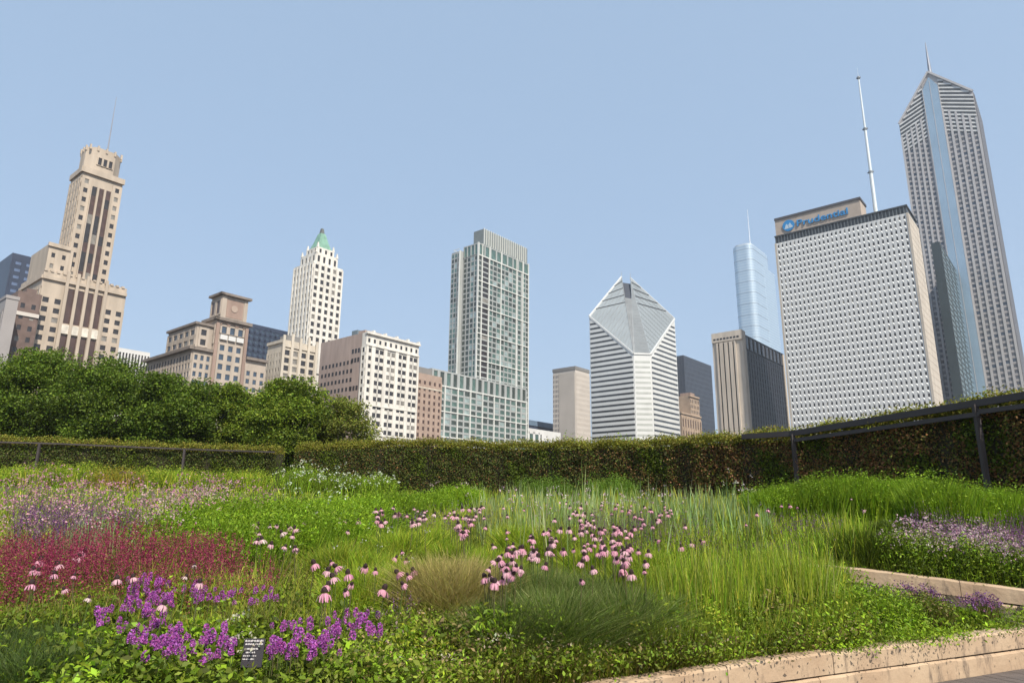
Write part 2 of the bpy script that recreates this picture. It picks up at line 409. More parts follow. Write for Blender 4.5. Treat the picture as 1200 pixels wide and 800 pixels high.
B.fb('cornice_trim', m_lime, 'E', -4, y0-.4, y1+.4, zs-1.6, zs+.6, -.2, .9); B.fb('cornice_trim', m_lime, 'S', y0, -4-wS, -3.4, zs-1.6, zs+.6, -.2, .7)
tP = B.hit(113, 168, 'E', -5.0); zt = tP.z - 1.5
c = 3.0; x0, x1, a0, a1 = -4-wS+.8, -4.8, y0+.8, y1-.8
B.part('crown', m_lime).prism([(x0+c, a0), (x1-c, a0), (x1, a0+c), (x1, a1-c), (x1-c, a1), (x0+c, a1), (x0, a1-c), (x0, a0+c)], zs, zt)
B.facade('E', x1, a0+c+.5, a1-c-.5, zs+3.5, zt-4, 3, 1, .66, .9, m_lime, m_glass, 'crown', pd=.4, sd=.3)
for k in range(16):
    a = 2*math.pi*k/16; rr = 0.5
    xx = (x0+x1)/2+math.copysign(min(abs((x1-x0)/2), abs((x1-x0)/2*1.25*math.cos(a))), math.cos(a)); yy = (a0+a1)/2+math.copysign(min(abs((a1-a0)/2), abs((a1-a0)/2*1.25*math.sin(a))), math.sin(a))
    B.box('crown', m_lime, xx-.32, xx+.32, yy-.32, yy+.32, zt-1.5, zt+.6)
mp_ = B.hit(128, 165, 'E', -4-wS/2); mt_ = B.hit(134, 113, 'E', -4-wS/2)
B.part('mast', mat('mast_steel', (.25, .25, .27), .5)).tube([(-4-wS/2, mp_.y, zt-.5), (-4-wS/2, mp_.y, zt+6), (-4-wS/2, mp_.y, mt_.z)], [.35, .22, .08], 6)
sh = B.hit(53, 284, 'E', -2.0)
B.box('shoulder', m_lime, -Wd+4, -2, max(.6, sh.y), y0+1, hb-1, sh.z)
B.facade('E', -2, max(.6, sh.y), y0-.2, hb+.5, sh.z-2, 2, 2, .34, .42, m_lime, m_glass, 'shoulder')
B.fb('cornice_trim', m_lime, 'E', -2, max(.6, sh.y)-.3, y0-.2, sh.z-.9, sh.z+.5, -.2, .6)
B.done()

# ---- dark blue modern block, brick block and pale block at the far left edge
m_navy = mat('navy_cladding', (0.035, 0.045, 0.075), 0.4, 0.15, .1)
B = Bld('office_block', 'dark navy office block with rows of blue windows, at the left edge', 15, 296, 330)
B.box('wall', m_navy, -30, 0, 0, 34, 0, B.top)
B.facade('E', 0, .8, 34, B.top-70, B.top-3, 7, 18, .55, .42, m_navy, mat('sky_pane', (.13, .17, .26), .3, .2, .2, metal=.3), pd=.4, sd=.15)
B.done()
m_brick = mat('red_brick', (0.15, 0.105, 0.09), 0.9, 0.25, .3)
B = Bld('brick_block', 'narrow dark red brick block wedged beside the stepped stone tower', 22, 340, 222)
B.box('wall', m_brick, -14, 0, 0, 7, 0, B.top)
B.facade('E', 0, .3, 6.6, B.top-30, B.top-3, 2, 7, .4, .45, m_brick, m_glass, pd=.15, sd=.12)
B.fb('cornice_trim', mat('pale_trim', (.55, .5, .45), .8), 'E', 0, -.3, 7, B.top-8.5, B.top-7.2, 0, .5)
B.box('chimney', m_brick, -6, -3, 3, 6, B.top-.5, B.top+2.2)
B.done()
m_pale = mat('pale_concrete', (0.30, 0.275, 0.265), 0.8, 0.1, .1)
B = Bld('pale_block', 'pale grey plain block at the left edge below the navy one', 8, 347, 212)
B.box('wall', m_pale, -30, 0, 0, 3.4, 0, B.top); B.box('parapet', m_pale, -30.2, .2, -.2, 3.6, B.top-.6, B.top+.5)
B.facade('S', 0, -20, -1, B.top-28, B.top-4, 6, 6, .45, .5, m_pale, m_glass, pd=.2, sd=.15)
B.done()
B = Bld('striped_block', 'small white block with dark vertical window strips above the trees', 139, 407, 300)
D = B.run(Vector((0, 0, B.top)), 'N', 176)
m_white = mat('white_concrete', (0.58, 0.57, 0.55), 0.8, 0.08, .1)
B.box('wall', m_white, -22, 0, 0, D, 0, B.top)
B.facade('E', 0, .2, D, B.top-22, B.top-1.6, 10, 1, .55, .97, m_white, m_glass, pd=.5, sd=.3, wname='window_strip')
B.done()

# ---- corner-tower building (arched loggia and box top)
m_tan = mat('tan_stone', (0.40, 0.335, 0.275), 0.85, 0.16, 0.35, stretch=(1, 1, .18))
m_terra = mat('terracotta', (0.29, 0.205, 0.165), 0.85, 0.16, 0.35, stretch=(1, 1, .18))
m_corn = mat('dark_cornice', (0.20, 0.165, 0.14), 0.85, 0.2, .4)
B = Bld('tower_topped_building', 'tan stone office building with square box-topped tower and deep dark cornices', 226, 407, 268)
hb = B.top; Wd = B.run(Vector((0, 0, hb)), 'W', 172); D = B.run(Vector((0, 0, hb)), 'N', 312)
B.box('wall', m_tan, -Wd, 0, 0, D, 0, hb)
tS = B.hit(254, 372, 'E', .4); tN = B.hit(292, 378, 'E', .4)
u0, u1, zt = tS.y, tN.y, tS.z
B.facade('E', 0, .3, u0-.3, hb-36, hb-2, 3, 10, .52, .6, m_tan, m_glassb)
B.facade('E', 0, u1+.3, D, hb-36, hb-5, 3, 9, .5, .58, m_tan, m_glassb)
B.facade('S', 0, -Wd, 0, hb-30, hb-2, 16, 8, .55, .6, m_tan, m_glassb)
B.fb('cornice_trim', m_corn, 'S', 0, -Wd-.5, 1.2, hb-.8, hb+.4, -.5, 1.7); B.fb('cornice_trim', m_corn, 'E', 0, 0, u0-.2, hb-.8, hb+.4, -.5, 1.2)
B.fb('cornice_trim', m_corn, 'E', 0, u1+.2, D+.4, hb-1.0, hb+.2, -.5, 1.2)
# upper set back storeys
uS = B.hit(226, 377, 'E', -1.0); uW = B.hit(198, 390, 'S', 1.0)
B.box('upper_storeys', m_tan, uW.x, -1, 1, u0+1, hb, uS.z)
B.facade('S', 1, uW.x, -1, hb+1, uS.z-1.8, 5, 2, .68, .55, m_tan, m_glass, 'upper_storeys', pd=.4, sd=.3)
B.facade('E', -1, 2, min(u0-2, 9), hb+1, uS.z-1.5, 1, 2, .55, .6, m_tan, m_glass, 'upper_storeys', pd=.4, sd=.3)
B.fb('cornice_trim', m_corn, 'S', 1, uW.x-.6, -.2, uS.z-.6, uS.z+.4, -.5, .9); B.fb('cornice_trim', m_corn, 'E', -1, 1.2, u0, uS.z-.6, uS.z+.4, -.5, .8)
tw = B.run(Vector((.4, u0, zt)), 'W', 240)
B.box('tower', m_tan, .4-tw, .4, u0, u1, 0, zt)
for uu in (u0+.1, u1-1.5): B.fb('tower_pier', m_terra, 'E', .4, uu, uu+1.4, hb-36, zt-2, -.1, .55)
B.facade('E', .4, u0+1.8, u1-1.8, hb-36, hb+4, 3, 10, .55, .6, m_terra, m_glassb, 'tower', pd=.3, sd=.25)
za, zb = hb+8, zt-3.0
B.facade('E', .4, u0+1.8, u1-1.8, za, zb, 3, 1, .6, .92, m_tan, m_glassb, 'tower', pd=.55, sd=.3, wname='arched_window')
cw = (u1-u0-3.6)/3
for i in range(3):
    uc = u0+1.8+(i+.5)*cw
    ring = [(.62, uc+cw*.42*math.cos(t), zb+.2+cw*.42*math.sin(t)) for t in np.linspace(0, math.pi, 9)]
    B.part('arch', m_terra).tube(ring, .28, 6)
    B.fb('balcony', m_white, 'E', .4, uc-cw*.42, uc+cw*.42, za-2.6, za-.6, .1, .9)
B.facade('S', u0, .4-tw, .4, hb+3, zt-2.5, 3, 2, .55, .7, m_terra, m_glassb, 'tower', pd=.35, sd=.25)
B.fb('cornice_trim', m_corn, 'E', .4, u0-1, u1+1, zt-.9, zt+.4, -.6, 1.3); B.fb('cornice_trim', m_corn, 'S', u0, .4-tw-1, 1.7, zt-.9, zt+.4, -.6, 1.0)
bS = B.hit(261, 344, 'E', -.6); bN = B.hit(291, 351, 'E', -.6)
b0, b1, zq = bS.y, bN.y, bS.z; bw = B.run(bS, 'W', 249)
B.box('belvedere', m_tan, -.6-bw, -.6, b0, b1, zt+.3, zq)
B.fb('belvedere_panel', m_terra, 'E', -.6, b0+(b1-b0)*.2, b1-(b1-b0)*.16, zt+1.4, zq-1.8, 0, .12)
B.part('medallion', mat('medallion_stone', (.34, .26, .21), .8)).tube([(-.5, (b0+b1)/2, (zt+zq)/2), (-.28, (b0+b1)/2, (zt+zq)/2)], 1.5, 12)
B.fb('belvedere', m_tan, 'E', -.6, b0, b0+(b1-b0)*.18, zt+.4, zq, 0, .35); B.fb('belvedere', m_tan, 'E', -.6, b1-(b1-b0)*.14, b1, zt+.4, zq, 0, .35)
B.facade('S', b0, -.6-bw, -.6, zt+2, zq-2, 2, 1, .6, .8, m_tan, m_glassr, 'belvedere', pd=.3, sd=.2)
B.fb('roof_cornice', m_corn, 'E', -.6, b0-1.2, b1+1.2, zq-.5, zq+.5, -.7, 1.4); B.fb('roof_cornice', m_corn, 'S', b0, -.6-bw-1, .8, zq-.5, zq+.5, -.7, 1.2)
B.box('roof_cornice', m_corn, -.6-bw, -1, b0+.5, b1, zq-.3, zq+.7)
B.done()

B = Bld('dark_block', 'dark violet grey slab block behind the box-topped tower', 286, 377, 420)
B.box('wall', m_navy, -20, 0, 0, 60, 0, B.top)
B.facade('E', 0, .5, 60, B.top-45, B.top-2, 16, 11, .6, .55, mat('violet_frame', (.10, .09, .11), .6), m_glassb, pd=.2, sd=.2)
B.done()

# ---- ornate turreted building
m_cream = mat('cream_stone', (0.50, 0.44, 0.36), 0.85, 0.16, 0.35, stretch=(1, 1, .18))
B = Bld('ornate_building', 'narrow cream building with dark bay windows below the green-capped tower', 333, 390, 300)
hb = B.top; Wd = B.run(Vector((0, 0, hb)), 'W', 315); D = B.run(Vector((0, 0, hb)), 'N', 371)
B.box('wall', m_cream, -Wd, 0, 0, D, 0, hb-3)
B.facade('E', 0, 0, D, hb-32, hb-7, 4, 7, .6, .66, m_cream, m_glass, pd=.6, sd=.3)
B.facade('S', 0, -Wd, -.5, hb-32, hb-8, 5, 7, .35, .5, m_cream, m_glass, pd=.25, sd=.2)
for k in range(5): B.fb('pier', m_cream, 'E', 0, D*k/4-.6, D*k/4+.6, hb-32, hb-1.0+(k % 2)*1.2, .5, 1.0)
B.fb('parapet', m_cream, 'E', 0, 0, D, hb-6.2, hb-4.8, 0, .5); B.fb('parapet', m_cream, 'S', 0, -Wd, .3, hb-4.4, hb-3, 0, .6)
B.box('penthouse', mat('grey_roof', (.2, .19, .18), .8), -8, -2, 3, 10, hb-3.2, hb)
B.done()

# ---- white tower with the green cap
m_wht = mat('white_terracotta', (0.62, 0.585, 0.525), 0.75, 0.16, 0.35, stretch=(1, 1, .18))
B = Bld('green_capped_tower', 'slim white terracotta tower with stepped top and green copper cap', 368, 305, 352)
hb = B.top; Wd = B.run(Vector((0, 0, hb)), 'W', 345); D = B.run(Vector((0, 0, hb)), 'N', 402)
B.box('wall', m_wht, -Wd, 0, 0, D, 0, hb)
nr = rows(hb-62, hb-1, 4.2)
B.facade('E', 0, 0, D, hb-62, hb-1, 5, nr, .56, .60, m_wht, m_glass, pd=.6, sd=.25)
B.facade('S', 0, -Wd, 0, hb-62, hb-1, 6, nr, .5, .56, m_wht, m_glass, pd=.6, sd=.25)
zc = B.hit(371, 287, 'E', -2).z
B.box('upper_tier', m_wht, -Wd+3, -1.6, 2, D-3, hb-.5, (hb+zc)/2+1.2)
B.facade('E', -1.6, 2, D-3, hb, (hb+zc)/2, 4, 1, .42, .7, m_wht, m_glass, 'upper_tier')
B.facade('S', 2, -Wd+3, -1.6, hb, (hb+zc)/2, 4, 1, .42, .7, m_wht, m_glass, 'upper_tier')
B.box('top_tier', m_wht, -Wd+5.5, -3, 3.6, D-4.8, hb, zc)
B.facade('E', -3, 3.6, D-4.8, (hb+zc)/2+1, zc-.5, 3, 1, .4, .7, m_wht, m_glass, 'top_tier')
B.facade('S', 3.6, -Wd+5.5, -3, (hb+zc)/2+1, zc-.5, 3, 1, .4, .7, m_wht, m_glass, 'top_tier')
for (xx, yy) in ((-Wd+5.8, 3.9), (-3.3, 3.9), (-3.3, D-5.1), (-1.9, 2.3), (-1.9, D-3.3), (-Wd+3.3, 2.3)):
    zz = zc if xx < -2.5 and yy > 3 else (hb+zc)/2+1.2
    B.part('finial', m_wht).prism([(xx-.6, yy-.6), (xx+.6, yy-.6), (xx+.6, yy+.6), (xx-.6, yy+.6)], zz-.4, zz+2.6, .35)
m_cop = mat('green_copper', (0.17, 0.31, 0.235), 0.7, 0.25, .5)
q0, q1, w0, w1 = -Wd+6.2, -3.8, 4.4, D-5.6
za_ = B.hit(378, 270, 'E', (q0+q1)/2).z
hm = zc+(za_-zc)*.35; B.part('copper_roof', m_cop).prism([(q0, w0), (q1, w0), (q1, w1), (q0, w1)], zc-.2, hm, .66).prism([((q0+q1)/2+(q-(q0+q1)/2)*.66, (w0+w1)/2+(v-(w0+w1)/2)*.66) for q, v in ((q0, w0), (q1, w0), (q1, w1), (q0, w1))], hm, zc+(za_-zc)*.8, .5)
B.part('lantern', mat('dark_lantern', (.12, .13, .12), .6)).prism([((q0+q1)/2-1.3, (w0+w1)/2-1.3), ((q0+q1)/2+1.3, (w0+w1)/2-1.3), ((q0+q1)/2+1.3, (w0+w1)/2+1.3), ((q0+q1)/2-1.3, (w0+w1)/2+1.3)], zc+(za_-zc)*.68, za_+.8, .5)
B.done()

# ---- white fronted building with brick flank
m_brn = mat('brown_brick', (.36, .275, .235), 0.9, 0.16, 0.35, stretch=(1, 1, .18))
B = Bld('white_fronted_building', 'broad white fronted building with plain brown brick flank, beside the glass tower', 430, 389, 312)
hb = B.top; Wd = B.run(Vector((0, 0, hb)), 'W', 376); D = B.run(Vector((0, 0, hb)), 'N', 491)
B.box('wall', m_wht, -3.2, 0, 0, D, 0, hb)
B.box('brick_wall', m_brn, -Wd, -3.2, .15, D-.2, 0, hb+.2)
zl = hb-48; nr = rows(zl, hb-6.5, 3.75)
B.facade('E', 0, 0, D*.13, zl, hb-6.5, 1, nr, .42, .55, m_wht, m_glass, pd=.6, sd=.2)
for k in range(4):
    a = D*(.13+.2175*k)
    B.facade('E', 0, a, a+D*.2175, zl, hb-6.5, 1, nr, .72, .55, m_wht, m_glass, pd=.6, sd=.2)
    B.fb('mullion', m_wht, 'E', 0, a+D*.10, a+D*.1175, zl, hb-6.5, .05, .2)
for k in range(10): B.win('E', 0, D*(.05+.1*k), hb-3.6, 1.2, 1.9, m_glass)
B.fb('cornice_trim', m_wht, 'E', 0, -.4, D+.4, hb-.7, hb+.4, -.4, 1.0); B.fb('cornice_trim', m_wht, 'E', 0, 0, D, hb-6.4, hb-5.7, 0, .8)
B.fb('cornice_trim', mat('grey_band', (.25, .22, .2), .8), 'E', 0, 0, D, hb-34.6, hb-33.8, 0, .7)
for k in range(5): B.box('parapet', m_wht, -1.5, .3, D*(.13+.2175*k)-.5, D*(.13+.2175*k)+.5, hb+.3, hb+1.6)
B.facade('S', 0, -3.2, 0, zl, hb-6.5, 1, nr, .5, .6, m_wht, m_glass, pd=.3, sd=.2)
zr = [hb-13-4.3*k for k in range(5)]
for j, zz in enumerate(zr):
    for i in range(9):
        B.win('S', .15, -Wd+3+i*(Wd-12)/8.5, zz, 1.4, 1.9, m_glass)
for zz in (hb-8, hb-8.2-4.3, hb-26):
    for i in range(3): B.win('S', .15, -10+2.3*i, zz, 1.5, 2.2, m_glass)
B.fb('brick_band', mat('pale_band', (.42, .36, .3), .8), 'S', .15, -Wd, -3.3, hb-33, hb-32.2, 0, .25)
B.box('penthouse', m_brn, -9, -4, 2, 12, hb, hb+2.2)
B.box('roof_tank', mat('blue_grey_tank', (.14, .18, .2), .5), -17, -12.5, 4, 8, hb, hb+4)
B.done()

B = Bld('brick_building', 'thin slice of reddish brick building squeezed beside the glass tower podium', 489, 436, 350)
B.box('wall', mat('rosy_brick', (.34, .25, .20), .9, .15, .2), -15, 0, 0, 18, 0, B.top)
B.facade('E', 0, 0, 18, B.top-34, B.top-3, 5, 9, .42, .55, MATS['rosy_brick'], m_glassr, pd=.35, sd=.2)
B.fb('cornice_trim', m_cream, 'E', 0, 0, 18, B.top-8, B.top-7.2, 0, .5)
B.box('penthouse', mat('grey_roof', (.2, .19, .18), .8), -11, -1, 2, 13, B.top, B.top+3.5)
B.done()

# ---- glass residential tower
m_frame = mat('pale_frame', (0.60, 0.60, 0.56), 0.6, 0.06, .1)
m_mull = mat('grey_mullion', (0.33, 0.34, 0.33), 0.6, 0.1, .1)
m_glassl = mat('pale_reflection_glazing', (0.34, 0.42, 0.41), 0.25, 0.3, 0.25, metal=0.3, spec=0.6)  # pale tint stands in for whitish reflections on random panes
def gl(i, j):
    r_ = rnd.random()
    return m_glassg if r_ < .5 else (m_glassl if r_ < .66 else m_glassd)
B = Bld('glass_tower', 'tall green glass apartment tower with pale frames and louvred crown', 561, 284, 392)
hb = B.top; Wd = B.run(Vector((0, 0, hb)), 'W', 533); D = B.run(Vector((0, 0, hb)), 'N', 619)
B.box('wall', m_mull, -Wd*.62, 0, 0, D, 0, hb); B.box('side_block', m_mull, -Wd, -Wd*.62, -2.5, D*.6, 0, hb-3)
zl = 25; zt = hb-8
nr = rows(zl, zt, 3.25)
cols = [(0, .06, 1, 'dark'), (.07, .2, 1, 'balc'), (.2, .74, 7, 'glass'), (.75, .87, 1, 'pier'), (.88, 1, 2, 'glass')]
for a, b_, nc, kd in cols:
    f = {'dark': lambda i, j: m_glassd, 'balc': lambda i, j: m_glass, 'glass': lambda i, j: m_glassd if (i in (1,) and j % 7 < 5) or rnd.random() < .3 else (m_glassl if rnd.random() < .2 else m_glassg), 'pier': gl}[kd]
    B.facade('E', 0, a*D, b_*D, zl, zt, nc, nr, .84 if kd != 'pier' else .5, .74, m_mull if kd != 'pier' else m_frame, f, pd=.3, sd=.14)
for u in (.065, .2, .43, .745, .875, .995): B.fb('frame', m_frame, 'E', 0, u*D-.32, u*D+.32, zl, hb, .2, .7)
for k in range(0, nr, 5): B.fb('frame', m_frame, 'E', 0, 0, D, zt-k*(zt-zl)/nr-.3, zt-k*(zt-zl)/nr+.3, .2, .62)
B.facade('E', 0, 0, D, zt+.4, hb-.6, 9, 1, .8, .9, m_frame, lambda i, j: m_glassg, pd=.5, sd=.3, wname='tall_window')
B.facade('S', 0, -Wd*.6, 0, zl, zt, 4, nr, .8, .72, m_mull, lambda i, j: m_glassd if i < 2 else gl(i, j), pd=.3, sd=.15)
B.facade('S', 0, -Wd*.6, 0, zt+.4, hb-.6, 4, 1, .8, .9, m_frame, lambda i, j: m_glassg, pd=.5, sd=.3, wname='tall_window')
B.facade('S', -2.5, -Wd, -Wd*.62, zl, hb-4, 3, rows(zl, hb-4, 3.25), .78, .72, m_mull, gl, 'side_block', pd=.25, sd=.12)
B.fb('frame', m_frame, 'S', -2.5, -Wd*.62-.8, -Wd*.62+.1, zl, hb-3, .2, .8); B.fb('frame', m_frame, 'S', 0, -.4, .7, zl, hb, .1, .7)
cS = B.hit(567, 268, 'E', -.5); cN = B.hit(619, 284, 'E', -.5)
B.box('louvred_crown', mat('louvre_grey', (.17, .19, .19), .6, .1, .3), -9, -.5, cS.y, D-.4, hb-.3, cS.z)
for k in range(20): B.fb('crown_fin', m_frame if k % 3 == 0 else m_mull, 'E', -.5, cS.y+k*(D-.6-cS.y)/20, cS.y+k*(D-.6-cS.y)/20+.35, hb+.4, cS.z+.3, -.1, .6)
B.part('roof_rail', m_frame).beam((-Wd+1, -2, hb-1.2), (-Wd+1, 8, hb-1.2), .25).beam((-Wd+1, 3, hb-3), (-Wd+1, 3, hb-1.2), .25).beam((-Wd*.7, -2, hb-1.2), (-Wd+1, -2, hb-1.2), .25)
# podium wing in front
pS = B.hit(506, 431, 'E', 4.0); pN = B.hit(576, 446, 'E', 4.0)
hp = pS.z
B.box('podium', m_mull, -14, 4, pS.y, D*.86, 0, hp)
nc = 16; nr = rows(12, hp-9, 3.3)
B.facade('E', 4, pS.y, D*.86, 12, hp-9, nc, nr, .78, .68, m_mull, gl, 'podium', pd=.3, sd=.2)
B.facade('E', 4, pS.y, D*.86, hp-8.4, hp-.6, nc, 1, .6, .9, m_frame, lambda i, j: m_glassd if i % 2 else m_glassg, 'podium', pd=.55, sd=.4, wname='tall_window')
for k in range(nc+1):
    if k % 2 == 0: B.fb('podium_frame', m_frame, 'E', 4, pS.y+(D*.86-pS.y)*k/nc-.3, pS.y+(D*.86-pS.y)*k/nc+.3, 12, hp-8, .2, .7)
for k in range(0, nr, 4): B.fb('podium_frame', m_frame, 'E', 4, pS.y, D*.86, hp-8.7-k*(hp-21)/nr-.3, hp-8.7-k*(hp-21)/nr+.3, .2, .62)
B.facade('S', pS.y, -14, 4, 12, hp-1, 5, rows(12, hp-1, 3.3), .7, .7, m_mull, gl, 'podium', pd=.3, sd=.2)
B.done()

# ---- small white building and dark roof behind
B = Bld('white_low_building', 'low white boxy building seen just over the hedge', 618, 501, 440)
D = B.run(Vector((0, 0, B.top)), 'N', 657)
B.box('wall', m_white, -20, 0, 0, D, 0, B.top); B.facade('E', 0, 1, D*.35, 8, B.top-2, 2, 3, .6, .8, m_white, m_glassg, pd=.2, sd=.2)
B.fb('slot', m_glass, 'E', 0, D*.38, D*.41, 5, B.top-3, 0, .08)
for k in range(4): B.win('E', 0, D*(.5+.12*k), B.top-9, 4, 3.5, m_glassb)
B.done()
B = Bld('blue_roofed_block', 'small dark blue roofed block behind the low white building', 617, 491, 500)
B.box('wall', m_navy, -20, 0, 0, 36, 0, B.top-4); B.part('roof', mat('blue_roof', (.09, .13, .18), .5)).prism([(-20.5, -.5), (.5, -.5), (.5, 36.5), (-20.5, 36.5)], B.top-4, B.top, .9)
B.done()

# ---- pale slab tower
B = Bld('pale_slab_tower', 'plain pale beige tower with fine vertical ribs, left of the diamond roof', 674, 431, 478)
hb = B.top; Wd = B.run(Vector((0, 0, hb)), 'W', 648); D = B.run(Vector((0, 0, hb)), 'N', 690.5)
m_beige = mat('beige_concrete', (0.50, 0.45, 0.40), 0.8, 0.06, .1)
B.box('wall', m_beige, -Wd, 0, 0, D, 0, hb)
B.facade('S', 0, -Wd*.72, -.4, 20, hb-3, 14, 1, .3, .99, m_beige, mat('taupe_strip', (.36, .31, .27), .7), pd=.35, sd=.3, wname='window_strip')
B.facade('S', 0, -Wd, -Wd*.74, 20, hb-3, 4, 22, .6, .6, m_mull, m_glassb, pd=.3, sd=.2)
B.facade('E', 0, .4, D, 20, hb-3, 12, 22, .4, .55, m_beige, mat('taupe_strip', (.36, .31, .27), .7), pd=.3, sd=.15)
B.box('parapet', mat('grey_roof', (.2, .19, .18), .8), -Wd-.3, .3, -.3, D, hb-1, hb+1.4)
B.done()

# ---- diamond roofed tower
m_clean = mat('white_metal_panel', (0.62, 0.62, 0.60), 0.5, 0.05, .1)
m_band = mat('band_glass', (0.055, 0.058, 0.062), 0.2, 0.2, .1, spec=.6)
B = Bld('diamond_roofed_tower', 'white and dark striped tower with a sloping split diamond roof', 752.5, 415, 512)
cF = B.hit(742.5, 416, 'S', 0)
zc = B.top
chp = 6.6
A = Vector((-chp, -chp, zc)); 
# chamfered corner lies between (xa,ya) on the south face and (xb,yb) on the east face; the root sits in its middle
for _ in range(60):
    pa = proj(B.lw((-chp, -chp, zc)))[0]; pb = proj(B.lw((chp, chp, zc)))[0]
    chp *= 1 + .2*((20.0-(pb-pa))/20.0)
xa, ya, xb, yb = -chp, -chp, chp, chp
P0 = Vector((xa, ya, zc)); dz = 0
Ls = 40.0
def solve(P0, ax, px, py):
    zq = zc+25
    for _ in range(30):
        L = B.run(Vector((P0.x, P0.y, zq)), ax, px)
        Q = Vector((P0.x-L, P0.y, zq)) if ax == 'W' else Vector((P0.x, P0.y+L, zq))
        Wq = B.lw(Q); zq = at(px, py, Wq.y).z
    return L, zq
Ls, z_sw = solve(Vector((xa, ya, 0)), 'W', 690.6, 371); Ln, z_ne = solve(Vector((xb, yb, 0)), 'N', 790.5, 374)
xw, yn = xa-Ls, yb+Ln
z_nw = z_sw + z_ne - zc + 2.0
zpk = [at(727, 326, B.lw((xw, yn, 0)).y).z]
z_nw = zpk[0]
SW, NE, NW, A, Bp = Vector((xw, ya, z_sw)), Vector((xb, yn, z_ne)), Vector((xw, yn, z_nw)), Vector((xa, ya, zc)), Vector((xb, yb, zc))
mb = B.part('wall', m_clean)
foot = [(xw, ya), (xa, ya), (xb, yb), (xb, yn), (xw, yn)]; tops = [z_sw, zc, zc, z_ne, z_nw-6]
V = [(x, y, 0) for x, y in foot]+[(x, y, t-.6) for (x, y), t in zip(foot, tops)]
mb.add(V, [(0, 1, 6, 5), (1, 2, 7, 6), (2, 3, 8, 7), (3, 4, 9, 8), (4, 0, 5, 9), (5, 6, 9), (6, 7, 9), (7, 8, 9), (4, 3, 2, 1, 0)])
FL = 4.0
nfl = int((z_sw-8)/FL)
for k in range(nfl):
    z0 = 8+k*FL; z1 = z0+FL*.42
    for face in ('S', 'E'):
        L, ztop = (Ls, z_sw) if face == 'S' else (Ln, z_ne)
        e = lambda z: 0.0 if z <= zc-2.5 else (z-(zc-2.5))/(ztop-zc+2.5)*L      # how far the roof edge has cut in
        a0, a1 = e(z0)+.9, e(z1)+.9
        if a1 > L-1.0: continue
        def pt(u, z, d):
            return (xa-u, ya-d, z) if face == 'S' else (xb+d, yb+u, z)
        bm_ = MB(); V = [pt(a0, z0, -.05), pt(L-.7, z0, -.05), pt(L-.7, z1, -.05), pt(a1, z1, -.05), pt(a0, z0, .07), pt(L-.7, z0, .07), pt(L-.7, z1, .07), pt(a1, z1, .07)]
        bm_.add(V, [(0,3,2,1),(4,5,6,7),(0,1,5,4),(1,2,6,5),(2,3,7,6),(3,0,4,7)]).build('window_band', m_band, B.root)
        # white spandrel above stands proud
        z2 = z0+FL; b0_, b1_ = e(z1)+.9, e(z2)+.9
        if b1_ < L-.4:
            V = [pt(b0_, z1, -.05), pt(L-.4, z1, -.05), pt(L-.4, z2, -.05), pt(b1_, z2, -.05), pt(b0_, z1, .35), pt(L-.4, z1, .35), pt(L-.4, z2, .35), pt(b1_, z2, .35)]
            mb.add(V, [(0,3,2,1),(4,5,6,7),(0,1,5,4),(1,2,6,5),(2,3,7,6),(3,0,4,7)])
    if z1 < zc-4:
        n_ = Vector((1, -1, 0)).normalized(); bm_ = MB()
        p_, q_ = Vector((xa, ya, z0)).lerp(Vector((xb, yb, z0)), .06), Vector((xa, ya, z0)).lerp(Vector((xb, yb, z0)), .94)
        V = [p_-n_*.05, q_-n_*.05, q_-n_*.05+Vector((0, 0, z1-z0)), p_-n_*.05+Vector((0, 0, z1-z0)), p_+n_*.07, q_+n_*.07, q_+n_*.07+Vector((0, 0, z1-z0)), p_+n_*.07+Vector((0, 0, z1-z0))]
        bm_.add(V, [(0,3,2,1),(4,5,6,7),(0,1,5,4),(1,2,6,5),(2,3,7,6),(3,0,4,7)]).build('window_band', mat('pale_band_glass', (.42, .43, .40), .4, .1, .2), B.root)
def sloping(name, Pl, Ps, Pt, m, off=0.0):
    """roof half: a slab through three corners, with raised glazing bars"""
    n_ = (Ps-Pl).cross(Pt-Pl).normalized()
    if n_.z < 0: n_ = -n_
    V = [p+n_*off for p in (Pl, Ps, Pt)]+[p-n_*1.0 for p in (Pl, Ps, Pt)]
    mb_ = MB().add(V, [(0, 1, 2), (5, 4, 3), (0, 3, 4, 1), (1, 4, 5, 2), (2, 5, 3, 0)])
    o = mb_.build(name, m, B.root)
    bars = MB(); N_ = 26
    for k in range(1, N_):
        t = k/N_
        bars.beam(Ps.lerp(Pl, t)+n_*.1, Ps.lerp(Pt, t)+n_*.1, .16, .3) if k % 1 == 0 else None
        bars.beam(Pl.lerp(Pt, t)+n_*.1, Pl.lerp(Ps, t)+n_*.1, .16, .3) if k % 2 == 0 else None
    ob = bars.build('glazing_bars', mat('grey_bar', (.24, .25, .255), .5), o); 
    return n_
m_slope = mat('roof_glazing', (0.22, 0.25, 0.27), 0.45, 0.1, .05, spec=.35)
mid = (A+Bp)/2; NWl = NW + Vector((0, 0, 1.0)); NWr = NW + Vector((9.0, 0, -2.0))
A2 = A.lerp(Bp, .08)
nl = sloping('roof_slope', A, SW, NWl, m_slope); nr_ = sloping('roof_slope', Bp, NE, NWr, m_slope)
sloping('roof_slope', A2, Bp, NWr, m_slope)
ed = B.part('roof_edge', m_clean)
for p, q in ((A, SW), (SW, NWl), (Bp, NE), (NE, NWr), (A, Bp)): ed.beam(p+Vector((0, 0, .3)), q+Vector((0, 0, .3)), 1.1, 1.3)
B.part('roof_ridge', mat('grey_bar', (.24, .25, .255), .5)).beam(A+nl*.3, NWl+nl*.3, .4, .6)
